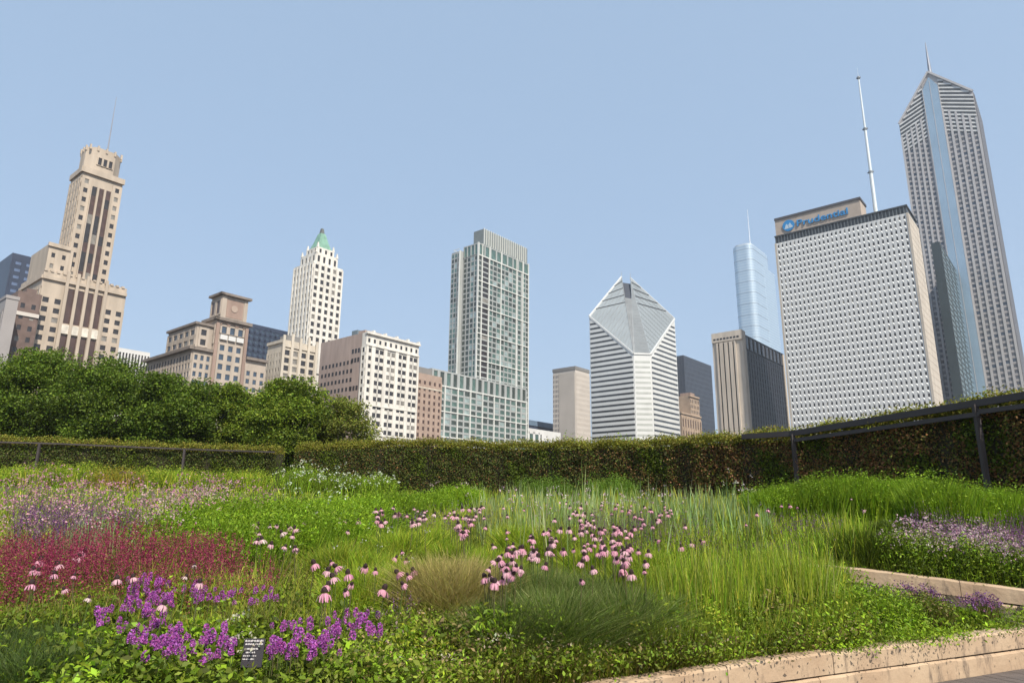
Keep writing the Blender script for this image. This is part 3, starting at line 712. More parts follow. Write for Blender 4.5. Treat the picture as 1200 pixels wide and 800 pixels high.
for pl, ps, pt_, n_ in ((A, SW, NWl, nl), (Bp, NE, NWr, nr_)):
    for k in range(4):
        t = .60+.1*k
        B.part('roof_slot', m_band).beam(pl.lerp(pt_, t+.04)+n_*.25, ps.lerp(pt_, (t-.60)*1.9+.18)+n_*.25, .9, .5)
Ql, Qr = NWl.lerp(A, .30), NWr.lerp(A2, .30)
sloping('roof_slope', A, A2, Qr, m_slope); sloping('roof_slope', A, Qr, Ql, m_slope)
# sunken sheet between the two halves, coloured near-black for the notch's shade
B.part('roof_fin', mat('notch_shade', (.05, .055, .07), .7)).add([tuple(NWl+Vector((.3, .2, -5))), tuple(NWr+Vector((-.3, .2, -5))), tuple(NWr.lerp(A2, .31)-Vector((0, 0, 1.2))), tuple(NWl.lerp(A, .31)-Vector((0, 0, 1.2)))] + [tuple(NWl+Vector((.5, .6, -9))), tuple(NWr+Vector((-.5, -.4, -9))), tuple(NWr.lerp(A2, .31)-Vector((0, 0, 6))), tuple(NWl.lerp(A, .31)-Vector((0, 0, 6)))],
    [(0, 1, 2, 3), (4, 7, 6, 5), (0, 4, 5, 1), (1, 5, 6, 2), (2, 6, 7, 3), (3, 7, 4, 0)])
B.part('aerial', m_mull).tube([tuple(NWl), tuple(NWl+Vector((0, 0, 5)))], .2, 5).tube([tuple(NWr), tuple(NWr+Vector((0, 0, 5)))], .2, 5)
B.done()

# ---- dark slab, ornate tan block, ribbed beige slab
B = Bld('black_slab', 'plain blue black slab block right of the diamond roofed tower', 801, 416, 720)
m_blk = mat('blue_black', (0.040, 0.046, 0.062), 0.35, 0.1, .05, spec=.5)
B.box('wall', m_blk, -30, 0, 0, 70, 0, B.top)
B.facade('E', 0, 0, 70, 40, B.top-1, 22, 24, .7, .7, mat('blue_black_rib', (.055, .062, .08), .5), m_blk, pd=.3, sd=.2)
B.facade('S', 0, -30, 0, 40, B.top-1, 9, 24, .7, .7, MATS['blue_black_rib'], m_blk, pd=.3, sd=.2)
B.done()
m_peach = mat('peach_terracotta', (0.36, 0.265, 0.19), 0.85, 0.15, .2)
B = Bld('peach_building', 'short peach terracotta building with arched windows, in front of the black slab', 798, 482, 600)
D = 40
B.box('wall', m_peach, -20, 0, 0, D, 0, B.top)
B.facade('E', 0, 0, D, 20, B.top-4, 8, 6, .5, .7, m_peach, m_glassr, pd=.5, sd=.2)
uz = B.hit(808, 463, 'E', -1)
B.box('upper_block', m_peach, -18, -1, uz.y, D, B.top-1, uz.z)
B.facade('E', -1, uz.y, D, B.top, uz.z-2.5, 6, 3, .5, .6, m_peach, m_glass, 'upper_block', pd=.3, sd=.2)
B.fb('cornice_trim', m_peach, 'E', -1, uz.y-.5, D, uz.z-1.2, uz.z+.3, -.5, 1.0); B.fb('cornice_trim', m_peach, 'E', 0, -.5, D, B.top-1.8, B.top-.4, -.1, .8)
B.box('penthouse', m_terra, -14, -4, uz.y+8, D-2, uz.z, uz.z+4)
B.done()
m_trav = mat('travertine', (0.50, 0.43, 0.355), 0.8, 0.16, 0.35, stretch=(1, 1, .18))
B = Bld('ribbed_slab', 'beige slab with dark vertical slots and a black glass side, left of the big white block', 869, 386, 440)
hb = B.top; Wd = B.run(Vector((0, 0, hb)), 'W', 834); D = B.run(Vector((0, 0, hb)), 'N', 918)
B.box('wall', m_trav, -Wd, 0, 0, 6, 0, hb)
B.facade('S', 0, -Wd*.86, -Wd*.22, 18, hb-7, 4, 1, .32, .99, m_trav, m_glass, pd=.8, sd=.7, wname='window_slot')
B.fb('cornice_trim', m_trav, 'S', 0, -Wd, .4, hb-6.5, hb, 0, .9)
for k in range(8): B.win('S', -.9, -Wd*.9+Wd*.11*k, hb-4.5, 1.6, 1.3, m_glass)
B.box('glass_wall', mat('black_window', (.016, .016, .02), .4, .2, .2, spec=.25), -Wd+1, -.5, 6, D, 0, hb-2)
B.facade('E', -.5, 6.3, D, 18, hb-13, 16, 24, .72, .72, mat('black_rib', (.035, .032, .034), .6, spec=.2), mat('black_window', (.016, .016, .02), .4, .2, .2, spec=.25), 'glass_wall', pd=.3, sd=.2)
B.facade('E', -.5, 6.3, D, hb-12, hb-2.5, 10, 1, .75, .9, mat('brown_rib', (.14, .10, .08), .6), m_glass, 'glass_wall', pd=.5, sd=.5, wname='roof_louvre')
B.fb('corner_pier', m_trav, 'E', 0, .2, 3.0, 0, hb-.5, .0, .45); B.fb('corner_pier', mat('brown_rib', (.14, .10, .08), .6), 'E', -.5, D-2.5, D, 0, hb-3, .1, .7)
B.done()

# ---- far silver blue tower with spire
def trump_mat():
    m, t, bs = nodes_of('silver_curtain_wall')
    tc = t.nodes.new('ShaderNodeTexCoord'); sp = t.nodes.new('ShaderNodeSeparateXYZ')
    t.links.new(tc.outputs['Object'], sp.inputs[0])
    mm = t.nodes.new('ShaderNodeMath'); mm.operation = 'MULTIPLY'; mm.inputs[1].default_value = 1/4.0
    fr = t.nodes.new('ShaderNodeMath'); fr.operation = 'FRACT'; gt = t.nodes.new('ShaderNodeMath'); gt.operation = 'GREATER_THAN'; gt.inputs[1].default_value = .62
    t.links.new(sp.outputs['Z'], mm.inputs[0]); t.links.new(mm.outputs[0], fr.inputs[0]); t.links.new(fr.outputs[0], gt.inputs[0])
    nz = t.nodes.new('ShaderNodeTexNoise'); nz.inputs['Scale'].default_value = .08; t.links.new(tc.outputs['Object'], nz.inputs['Vector'])
    mx = t.nodes.new('ShaderNodeMix'); mx.data_type = 'RGBA'; mx.inputs['A'].default_value = (.48, .58, .65, 1); mx.inputs['B'].default_value = (.58, .66, .71, 1)
    t.links.new(gt.outputs[0], mx.inputs['Factor']); t.links.new(mx.outputs['Result'], bs.inputs['Base Color'])
    bs.inputs['Metallic'].default_value = .55; bs.inputs['Roughness'].default_value = .28
    return m
m_sil = trump_mat()
B = Bld('silver_tower', 'far silver blue rounded glass tower with a slim spire', 878, 287, 900)
hb = B.top
def oval(x0, x1, y0, y1, r, n=8):
    out = []
    for cx, cy, a0 in ((x1-r, y1-r, 0), (x0+r, y1-r, 90), (x0+r, y0+r, 180), (x1-r, y0+r, 270)):
        out += [(cx+r*math.cos(R(a0+90*k/n)), cy+r*math.sin(R(a0+90*k/n))) for k in range(n+1)]
    return out
Wd = 26; Dn = 40
for _ in range(30):
    l_ = min(proj(B.lw((x, y, hb)))[0] for x, y in oval(-Wd, 4, -4, Dn, 9)); Wd *= 1+.01*(l_-859)
    r_ = max(proj(B.lw((x, y, hb)))[0] for x, y in oval(-Wd, 4, -4, Dn, 9)); Dn *= 1+.01*(899-r_)
B.part('glass_shaft', m_sil).prism(oval(-Wd, 4, -4, Dn, 9), 0, hb)
B.part('lower_setback', m_sil).prism(oval(-Wd+3, 4.5, Dn*.5, Dn*1.35, 8), 0, hb-22)
B.part('roof_cap', mat('cap_grey', (.45, .5, .54), .5)).prism(oval(-Wd+2, 2, -2, Dn-2, 8), hb, hb+3)
for k in range(9):
    z = hb-6-k*16
    B.part('floor_edge', mat('floor_edge_steel', (.5, .55, .58), .35, .1, .1, metal=.6)).prism(oval(-Wd-.25, 4.25, -4.25, Dn+.25, 9), z, z+.6)
mid = ((-Wd+4)/2, Dn/2); tz = at(885, 246, B.lw((mid[0], mid[1], 0)).y).z
B.part('spire', mat('spire_white', (.7, .72, .74), .5)).tube([(mid[0], mid[1], hb+2), (mid[0], mid[1], hb+9), (mid[0], mid[1], hb+10), (mid[0], mid[1], tz)], [1.6, 1.4, .7, .25], 8)
B.box('plant_room', MATS['cap_grey'], mid[0]-11, mid[0]-6, mid[1]-6, mid[1], hb+2, hb+8)
B.done()

# ---- big white gridded block with the blue sign
m_alu = mat('aluminium_panel', (0.80, 0.79, 0.755), 0.5, 0.05, .3)
m_alug = mat('grey_mullion_panel', (0.58, 0.575, 0.56), 0.5, 0.06, .3)
m_stn2 = mat('limestone_flank', (0.48, 0.42, 0.35), 0.8, 0.16, 0.35, stretch=(1, 1, .18))
B = Bld('gridded_white_block', 'huge white gridded office block with blue rooftop lettering and tall antenna', 1062, 240, 362)
hb = B.top; Wd = B.run(Vector((0, 0, hb)), 'W', 908); D = B.run(Vector((0, 0, hb-3)), 'N', 1080)
D = min(D, 30)
zb = hb-5.0                                      # the dark band storey sits on top
B.box('wall', m_alug, -Wd, 0, 0, D, 0, zb); 
NC, NR = 30, 38; z0 = 18.0
B.facade('S', 0, -Wd+.6, -.6, z0, zb-.4, NC, NR, .42, .44, m_alu, m_glass, pd=.3, sd=.0)
cw, ch = (Wd-1.2)/NC, (zb-.4-z0)/NR
sp = B.part('spandrel_panel', m_alu)
for i in range(NC):
    for j in range(NR):
        uc, zc_ = -Wd+.6+(i+.5)*cw, z0+(j+1)*ch; a, c_ = cw*.29, ch*.27        # folded diamond faced panel between windows
        if zc_ > zb-1: continue
        sp.add([(uc-a, -.05, zc_-c_), (uc+a, -.05, zc_-c_), (uc+a, -.05, zc_+c_), (uc-a, -.05, zc_+c_), (uc, -.55, zc_)], [(0, 1, 4), (1, 2, 4), (2, 3, 4), (3, 0, 4)])
B.fb('flank', m_stn2, 'E', 0, .0, D, 0, zb, -.1, .5); B.box('flank', m_stn2, -.7, .5, -.5, 0, 0, zb)
B.box('flank', m_stn2, -Wd-.4, -Wd+.5, -.5, 4, 0, zb)
for k in range(36): B.fb('flank_joint', mat('flank_joint', (.44, .37, .3), .8), 'E', .5, 0, D, 20+k*4.2, 20.25+k*4.2, 0, .06)
m_bandd = mat('dark_band', (0.05, 0.058, 0.066), 0.4, .2, .4)
B.box('roof_storey', m_bandd, -Wd, -.4, .6, D-1, zb, hb)
for k in range(40): B.fb('roof_fin', mat('fin_dark_grey', (.11, .125, .135), .5), 'S', .6, -Wd+k*Wd/40, -Wd+k*Wd/40+.5, zb, hb-.3, -.1, .6)
B.box('roof_coping', m_bandd, -Wd-.3, .3, -.3, D, hb-.6, hb+.2)
sE = B.hit(1007, 231, 'S', 1.0); sW = B.hit(908, 260, 'S', 1.0)
zS = sE.z; xE, xW = sE.x, sW.x
m_sign = mat('sign_wall', (0.40, 0.325, 0.265), 0.8, .08, .3)
B.box('sign_house', m_sign, xW, xE, 1.0, 15, hb-.2, zS-1.5)
B.box('sign_house_roof', mat('dark_roof', (.07, .065, .07), .6), xW-.2, xE+.5, .5, 15.5, zS-1.5, zS)
m_blue = mat('sign_blue', (0.02, 0.22, 0.50), 0.5, .05, .3)
def text_part(parent, txt, size, loc, m, depth=.25, name='lettering'):
    cu = bpy.data.curves.new('lettering', 'FONT'); cu.body = txt; cu.size = size; cu.extrude = depth; cu.offset = .012*size
    ob = bpy.data.objects.new('lettering', cu); COL.objects.link(ob)
    bpy.context.view_layer.update()
    me = bpy.data.meshes.new_from_object(ob.evaluated_get(bpy.context.evaluated_depsgraph_get()))
    bpy.data.objects.remove(ob); bpy.data.curves.remove(cu)
    me.materials.clear(); me.materials.append(m)
    o = link(name, me, parent, loc); o.rotation_euler = (R(90), 0, 0)
    return o
sw_ = xE-xW; shh = zS-1.5-hb
tx = text_part(B.root, 'Prudential', shh*.54, (xW+sw_*.26, .6, hb+shh*.32), m_blue)
bpy.context.view_layer.update()
wid = max(v.co.x for v in tx.data.vertices); tx.scale = (sw_*.60/wid, 1, 1)
lc = (xW+sw_*.165, .85, hb+shh*.50); rr = shh*.34
lg = MB(); lg.add([(lc[0]+rr*math.cos(t), lc[1], lc[2]+rr*math.sin(t)) for t in np.linspace(0, 2*math.pi, 24, endpoint=False)]+[(lc[0]+rr*math.cos(t), lc[1]-.35, lc[2]+rr*math.sin(t)) for t in np.linspace(0, 2*math.pi, 24, endpoint=False)],
    [tuple(range(23, -1, -1)), tuple(range(24, 48))]+[(i, (i+1) % 24, 24+(i+1) % 24, 24+i) for i in range(24)])
lo_ = lg.build('emblem', m_blue, B.root)
rk = MB(); yy = lc[1]-.42
for poly in ([(-.7, -.55), (-.35, .35), (-.1, .1), (.05, -.55)], [(-.02, .05), (.3, .45), (.45, .1), (.75, -.4), (.12, -.55)]):
    n_ = len(poly); rk.add([(lc[0]+a*rr, yy, lc[2]+b_*rr) for a, b_ in poly]+[(lc[0]+a*rr, yy+.1, lc[2]+b_*rr) for a, b_ in poly], [tuple(range(n_)), tuple(range(2*n_-1, n_-1, -1))]+[(i, (i+1) % n_, n_+(i+1) % n_, n_+i) for i in range(n_)])
rk.build('emblem_rock', mat('emblem_pale', (.45, .55, .62), .5), lo_)
aB = B.hit(1026, 246, 'S', 14.0); aT = B.hit(1003, 80, 'S', 14.0)
m_mast = mat('white_mast', (0.62, 0.66, 0.66), 0.5, .08, .2)
ax_, ay_ = aB.x, 14.0
LA = aT.z-hb
B.part('antenna', m_mast).tube([(ax_, ay_, hb), (ax_, ay_, hb+LA*.3), (ax_, ay_, hb+LA*.31), (ax_, ay_, hb+LA*.58), (ax_, ay_, hb+LA*.59), (ax_, ay_, hb+LA*.92)], [1.15, 1.05, .85, .75, .6, .42], 10)
B.part('antenna', m_mast).tube([(ax_, ay_, hb+LA*.92), (ax_, ay_, hb+LA)], [.12, .05], 6)
for t in (.3, .58, .925): B.part('antenna_collar', mat('collar_steel', (.2, .22, .24), .5)).tube([(ax_, ay_, hb+LA*t), (ax_, ay_, hb+LA*t+1.1)], 1.55-.5*t, 10); B.part('antenna_collar', None).beam((ax_-2.2+t, ay_, hb+LA*t+.5), (ax_+2.2-t, ay_, hb+LA*t+.5), .5)
B.done()

# ---- dark teal glass slab between
B = Bld('teal_glass_slab', 'narrow dark teal glass slab in front of the gable-topped skyscraper', 1101, 283, 420)
D = B.run(Vector((0, 0, B.top)), 'N', 1121)
B.box('wall', mat('teal_dark', (.045, .06, .065), .3, .1, .1), -5, 0, 0, D, 0, B.top)
B.facade('E', 0, .6, D, 30, B.top-2, 4, 40, .82, .7, mat('teal_frame', (.22, .26, .26), .5), mat('teal_glass', (.20, .27, .28), .2, .25, .2, metal=.4), pd=.25, sd=.2)
B.done()

# ---- gable topped skyscraper with spire
m_grw = mat('grey_window', (.105, .11, .125), .25, .3, .2, spec=.6)
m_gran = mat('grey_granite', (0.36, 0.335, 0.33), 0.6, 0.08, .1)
m_granl = mat('pale_granite', (0.44, 0.42, 0.415), 0.6, 0.06, .1)
m_strip = mat('sky_glass', (0.37, 0.475, 0.55), 0.18, 0.08, .05, metal=.5)
B = Bld('gabled_skyscraper', 'tall grey granite skyscraper with striped gable, glass centre strip and spire, at right', 1140, 107, 452)
he = B.top; Wd = B.run(Vector((0, 0, he)), 'W', 1052)
D = min(48, B.run(Vector((0, 0, he)), 'N', 1153))
xc0 = -Wd*.52
B.box('wall', m_gran, -Wd, xc0, 0, D, 0, he-8.0); B.box('wall', m_gran, xc0, 0, 0, D, 0, he)
xc = -Wd*.52
za = B.hit(1089, 84, 'S', 0).z
g0, g1 = xc-Wd*.10, xc+Wd*.10                    # glass strip edges
mb = B.part('gable', m_gran)
LE = 8.0
mb.add([(-Wd, 0, he-LE), (0, 0, he), (xc, 0, za), (-Wd, D, he-LE), (0, D, he), (xc, D, za)], [(0, 1, 2), (5, 4, 3), (0, 2, 5, 3), (1, 4, 5, 2), (0, 3, 4, 1)])
FLH = 4.0; z_low = 40
pit = (za-he)/(-xc)
# window columns climb towards the strip
for side in (0, 1):
    nC = 5
    u0_, u1_ = (-Wd+.6, g0-.6) if side == 0 else (g1+.6, -.6)
    cw = (u1_-u0_)/nC
    for i in range(nC):
        uc = u0_+(i+.5)*cw
        ztop = he - 22 + (1-abs(uc-xc)/max(-xc, Wd+xc))*20
        n_ = int((ztop-z_low)/FLH)
        for j in range(n_): B.win('S', 0, uc, ztop-(j+.5)*FLH, cw*.55, FLH*.55, m_grw if (i+j) % 5 else m_glassb)
        for j in range(n_): B.fb('wall', m_gran, 'S', 0, uc-cw*.3, uc+cw*.3, ztop-j*FLH-FLH*.2, ztop-j*FLH+FLH*.2, -.05, .22)
    for i in range(nC+1):
        a = u0_+i*cw; zt_ = he-22+(1-abs(a-xc)/max(-xc, Wd+xc))*20
        B.fb('wall_pier', m_granl, 'S', 0, a-cw*.18, a+cw*.18, z_low, zt_, -.05, .55)
# chevron stripes on both halves of the gable
for k in range(15):
    zk = za-3.5-k*3.3
    for sgn in (-1, 1):
        L = -xc if sgn > 0 else Wd+xc
        x0_ = xc+sgn*Wd*.107; x1_ = xc+sgn*(L-.3)
        roof = lambda x: (he+(za-he)*(1-abs(x-xc)/(-xc))) if x > xc else (he-LE+(za-he+LE)*(1-abs(x-xc)/(Wd+xc)))
        pz = lambda x: zk-abs(x-xc)*.42
        # clip to the roof line
        xe = x1_
        for t in np.linspace(0, 1, 60):
            x = x0_+(x1_-x0_)*t
            if pz(x) > roof(x)-1.2: xe = x; break
        if abs(xe-x0_) < 1.5 and k > 1: pass
        xe = x1_ if xe is x1_ else xe
        if pz(x0_) > roof(x0_)-1: continue
        zfl = he-22+(1-abs(x0_-xc)/L)*20
        for wd_, m_, nm, dz_ in ((1.25, mat('white_stripe', (.62, .61, .59), .5), 'gable_slat', 0), (1.2, m_bandd, 'gable_groove', -1.65)):
            B.part(nm, m_).add([(x0_, -.35, pz(x0_)+dz_), (xe, -.35, pz(xe)+dz_), (xe, -.35, pz(xe)+dz_-wd_), (x0_, -.35, pz(x0_)+dz_-wd_), (x0_, .05, pz(x0_)+dz_), (xe, .05, pz(xe)+dz_), (xe, .05, pz(xe)+dz_-wd_), (x0_, .05, pz(x0_)+dz_-wd_)],
                [(0, 1, 2, 3), (7, 6, 5, 4), (0, 4, 5, 1), (1, 5, 6, 2), (2, 6, 7, 3), (3, 7, 4, 0)])
ed = B.part('gable_coping', m_granl)
ed.beam((0, -.4, he), (xc, -.4, za), 1.2, 1.4); ed.beam((-Wd, -.4, he-LE), (xc, -.4, za), 1.2, 1.4)
# glass centre strip
gs = B.part('glass_strip', m_strip)
gs.box(g0, g1, -.9, .05, z_low, za-14); gs.add([(g0, -.9, za-14), (g1, -.9, za-14), (xc, -.9, za-5), (g0, .05, za-14), (g1, .05, za-14), (xc, .05, za-5)], [(0, 1, 2), (5, 4, 3), (0, 3, 4, 1), (1, 4, 5, 2), (2, 5, 3, 0)])
B.part('glass_strip_frame', m_granl).box(g0-.5, g0-.02, -1.0, .1, z_low, za-14).box(g1+.02, g1+.5, -1.0, .1, z_low, za-14).box(xc-.2, xc+.2, -1.02, -.85, z_low, za-8)
# east side
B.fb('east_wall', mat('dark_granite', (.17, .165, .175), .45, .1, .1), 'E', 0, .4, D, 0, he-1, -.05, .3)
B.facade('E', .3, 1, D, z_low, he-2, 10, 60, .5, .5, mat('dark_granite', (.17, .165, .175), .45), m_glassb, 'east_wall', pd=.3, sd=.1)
# roof pyramid and spire
tz = at(1087, 50, B.lw((xc, D*.35, 0)).y).z
B.part('roof_pyramid', m_gran).prism([(xc-9, D*.35-9), (xc+9, D*.35-9), (xc+9, D*.35+9), (xc-9, D*.35+9)], za-16, za+4, .12)
B.part('spire', mat('spire_grey', (.25, .26, .29), .4, metal=.5)).tube([(xc, D*.35, za-2), (xc, D*.35, za+6), (xc, D*.35, tz)], [2.4, 1.5, .25], 8)
B.done()

# ================================================================== FOLIAGE BUILDERS
def C3(*c): return np.array(c, float)
def leaf_quads(P, size, tint, up=.35, asp=.5, droop=None):
    """one bent rhombic leaf per point"""
    n = len(P); size = np.broadcast_to(size, (n,))
    nrm = rng.normal(size=(n, 3)); nrm[:, 2] = np.abs(nrm[:, 2])*.6 + up; nrm /= np.linalg.norm(nrm, axis=1)[:, None]
    a = rng.normal(size=(n, 3)); a -= (a*nrm).sum(1)[:, None]*nrm; a /= np.linalg.norm(a, axis=1)[:, None]
    if droop is not None: a[:, 2] += droop; a /= np.linalg.norm(a, axis=1)[:, None]
    b = np.cross(nrm, a); b /= np.linalg.norm(b, axis=1)[:, None]
    s = size[:, None]
    V = np.stack([P - a*s*.5, P + b*s*asp*.5 + nrm*s*.06, P + a*s*.5 - nrm*s*.06, P - b*s*asp*.5 + nrm*s*.06], 1).reshape(-1, 3)
    Q = np.arange(n*4).reshape(n, 4)
    return V, Q, np.repeat(tint, 4, axis=0)
def blade_arrays(base, h, width, lean, tint, tipcol=None):
    n = len(base); az = rng.uniform(0, 2*np.pi, n); d = np.stack([np.cos(az), np.sin(az), 0*az], 1)
    fz = rng.uniform(0, 2*np.pi, n); s = np.stack([np.cos(fz), np.sin(fz), 0*fz], 1)
    L = []
    for t, wf in ((0, .8), (.45, 1.0), (.8, .65)):
        c = base + d*(lean*h*t**1.8)[:, None]; c[:, 2] += h*t*(1-.25*lean*t)
        L += [c - s*(width*wf/2)[:, None], c + s*(width*wf/2)[:, None]]
    c = base + d*(lean*h)[:, None]; c[:, 2] += h*(1-.25*lean); L.append(c)
    V = np.stack(L, 1).reshape(-1, 3); i = np.arange(n)[:, None]*7
    Q = np.concatenate([i+np.array([[0, 1, 3, 2]]), i+np.array([[2, 3, 5, 4]])]); T = i+np.array([[4, 5, 6]])
    tt = np.repeat(tint, 7, axis=0)
    if tipcol is not None: tt = tt.reshape(n, 7, 3); tt[:, 4:] = tt[:, 4:]*.4 + tipcol*.6; tt = tt.reshape(-1, 3)
    return V, Q, T, tt
def pal(cols, n, jit=.18):
    cols = np.array(cols, float); c = cols[rng.integers(0, len(cols), n)]
    return np.clip(c*(1+rng.normal(0, jit, (n, 1)))*(1+rng.normal(0, .06, (n, 3))), .003, .9)
class Leafage:
    def __init__(s): s.V = []; s.Q = []; s.T = []; s.C = []; s.n = 0
    def add(s, V, Q, C, T=None):
        s.V.append(V); s.C.append(C); s.Q.append(Q+s.n)
        if T is not None: s.T.append(T+s.n)
        s.n += len(V); return s
    def leaves(s, P, size, tint, **k):
        V, Q, C = leaf_quads(P, size, tint, **k); return s.add(V, Q, C)
    def blades(s, *a, **k):
        V, Q, T, C = blade_arrays(*a, **k); return s.add(V, Q, C, T)
    def mesh(s, name, m=None):
        return np_mesh(name, np.concatenate(s.V), np.concatenate(s.Q), np.concatenate(s.T) if s.T else None, np.concatenate(s.C), m or LEAF)

GREEN = [(0.1586, 0.2244, 0.0143), (0.1342, 0.1904, 0.0143), (0.1952, 0.2584, 0.0187), (0.0915, 0.136, 0.0121)]
BRIGHT = [(0.2196, 0.3536, 0.0154), (0.183, 0.2992, 0.0154), (0.2684, 0.3944, 0.022), (0.1403, 0.238, 0.0132)]
YELG = [(0.3782, 0.408, 0.033), (0.3172, 0.3604, 0.0286), (0.4514, 0.4624, 0.0605), (0.2196, 0.2788, 0.0275)]
GOLD = [(.50, .39, .13), (.42, .34, .09), (.32, .30, .05), (.52, .40, .16)]
DARKG = [(0.065, 0.1008, 0.012), (0.052, 0.0812, 0.0108), (0.091, 0.126, 0.0144)]
BLUEG = [(0.242, 0.348, 0.121), (0.198, 0.3, 0.099), (0.308, 0.396, 0.176), (0.143, 0.24, 0.055)]
OLIVE = [(0.184, 0.1875, 0.033), (0.2415, 0.2, 0.0605), (0.2875, 0.2125, 0.0935), (0.138, 0.1438, 0.0242)]
WINE = [(0.2537, 0.0275, 0.069), (0.3068, 0.0385, 0.0978), (0.177, 0.0198, 0.046), (0.3304, 0.066, 0.1035)]
PURPLE = [(0.3584, 0.0805, 0.363), (0.2912, 0.069, 0.319), (0.448, 0.1495, 0.44), (0.4032, 0.0805, 0.308)]
SAGE = [(.15, .05, .17), (.11, .04, .13), (.19, .08, .20), (.17, .07, .12)]

_lat = np.random.default_rng(5).random((64, 64))
def vnoise(x, y, sc, k=0):
    """smooth patchiness over the ground, 0..1"""
    u, v = x/sc+17.3*k+200, y/sc+9.1*k+200; i, j = np.floor(u).astype(int), np.floor(v).astype(int); a, b_ = u-i, v-j
    a, b_ = a*a*(3-2*a), b_*b_*(3-2*b_); L = lambda p, q: _lat[p % 64, q % 64]
    return (L(i, j)*(1-a)+L(i+1, j)*a)*(1-b_)+(L(i, j+1)*(1-a)+L(i+1, j+1)*a)*b_
# ------------------------------------------------------------------ hedges on their steel frames
m_steel = mat('dark_steel', (0.055, 0.044, 0.042), 0.6, 0.12, 1.5, spec=.4)
m_core = mat('hedge_twigs', (0.03, 0.024, 0.012), 0.95, .3, 2)
def pathpts(cols):
    out = []
    for px, Y in cols:
        d = ray(px, 540); out.append(Vector((d[0]/d[1]*Y, Y)))
    return out
def resample(pts, step):
    out = []
    for a, b_ in zip(pts[:-1], pts[1:]):
        n = max(1, int((b_-a).length/step)); out += [a.lerp(b_, k/n) for k in range(n)]
    return out+[pts[-1]]
def hedge(label, pts, tops, thick, face_cols, top_cols, dens, size):
    root = empty('hedge', (pts[0].x, pts[0].y, float(H(pts[0].x, pts[0].y))), label, 'hedge')
    off = Vector(root.location)
    fine = resample(pts, .6); ss = np.cumsum([0]+[(b_-a).length for a, b_ in zip(fine[:-1], fine[1:])])
    sp_ = np.cumsum([0]+[(b_-a).length for a, b_ in zip(pts[:-1], pts[1:])])
    tz = np.interp(ss, sp_, tops)
    V = []; F = []
    for i, p in enumerate(fine):
        d = (fine[min(i+1, len(fine)-1)]-fine[max(i-1, 0)]).normalized(); nr = Vector((-d.y, d.x))
        if nr.y < 0: nr = -nr
        z0 = float(H(p.x, p.y))-.3; a = p+nr*.16; b_ = p+nr*(thick-.16)
        V += [(a.x, a.y, z0), (a.x, a.y, tz[i]-.18), (b_.x, b_.y, tz[i]-.18), (b_.x, b_.y, z0)]
    for i in range(len(fine)-1):
        for k in range(3): F.append((i*4+k, (i+1)*4+k, (i+1)*4+k+1, i*4+k+1))
    F += [(3, 2, 1, 0), tuple((len(fine)-1)*4+k for k in range(4))]
    V = [tuple(Vector(v)-off) for v in V]
    MB().add(V, F).build('branch_core', m_core, root)
    L = ss[-1]; fx = np.array([p.x for p in fine]); fy = np.array([p.y for p in fine])
    lf = Leafage()
    for surf in ('front', 'top', 'back', 'end'):
        hgt = 3.2
        n = int({'front': L*hgt*dens, 'top': L*thick*dens*1.6, 'back': L*hgt*dens*.15, 'end': thick*hgt*dens*2}[surf])
        t = rng.uniform(0, L, n) if surf != 'end' else np.where(rng.random(n) < .5, 0, L)+rng.normal(0, .08, n)
        x = np.interp(t, ss, fx); y = np.interp(t, ss, fy); e = .05
        dx = np.interp(np.clip(t+e, 0, L), ss, fx)-np.interp(np.clip(t-e, 0, L), ss, fx); dy = np.interp(np.clip(t+e, 0, L), ss, fy)-np.interp(np.clip(t-e, 0, L), ss, fy)
        q = np.hypot(dx, dy)+1e-9; nx, ny_ = -dy/q, dx/q; sg = np.where(ny_ < 0, -1, 1); nx, ny_ = nx*sg, ny_*sg
        zt_ = np.interp(t, ss, tz); zb_ = H(x, y)-.1
        bump = .10*np.sin(t*1.7)+.08*np.sin(t*4.1+1)
        if surf == 'top':
            o = rng.uniform(0, thick, n); z = zt_ + rng.normal(0, .07, n)+.06*np.sin(t*2.3)+.10*(rng.random(n)**5)*3; c = pal(top_cols, n)
        else:
            v = rng.random(n)
            o = {'front': rng.normal(.06, .07, n)+bump*.7, 'back': rng.normal(thick-.06, .07, n), 'end': rng.uniform(0, thick, n)}[surf]
            z = zb_ + v*(zt_-zb_)
            c = pal(face_cols, n, .3)
            if face_cols is BEECH: c = np.where((rng.random(n) > np.clip((37-y)/9, .2, 1))[:, None], pal(BEECHG, n, .3), c)
            patch = np.sin(t*.9+z*1.3)+np.sin(t*2.3-z*2.1+1.0)+rng.normal(0, .6, n)
            c = np.where((patch > .9)[:, None], pal(GREEN, n, .25)*.75, c)
            hol = vnoise(t, z*1.0, .5, 6); o = np.where(surf == 'front', np.minimum(o+np.clip(.42-hol, 0, 1)*.3, np.maximum(o, .13)), o)
            c = np.where((z > zt_-.22-.12*rng.random(n))[:, None], pal(top_cols, n, .25), c)
        lf.leaves(np.stack([x+nx*o, y+ny_*o, z], 1)-np.array(off), rng.uniform(.7, 1.3, n)*size, c, up=.15 if surf != 'top' else .5, asp=.65)
    n = int(L*9); t = rng.uniform(0, L, n); o = rng.uniform(.05, thick-.05, n); e = .05
    x = np.interp(t, ss, fx); y = np.interp(t, ss, fy)+o
    lf.blades(np.stack([x, y, np.interp(t, ss, tz)-.1], 1)-np.array(off), rng.uniform(.12, .34, n), np.full(n, .03), np.full(n, .4), pal(top_cols, n))
    link('leaves', lf.mesh('leaves'), root)
    return root, fine, ss, tz
BEECH = [(0.247, 0.1148, 0.0455), (0.195, 0.108, 0.039), (0.299, 0.1553, 0.0585), (0.156, 0.1485, 0.0364), (0.169, 0.1958, 0.0325)]
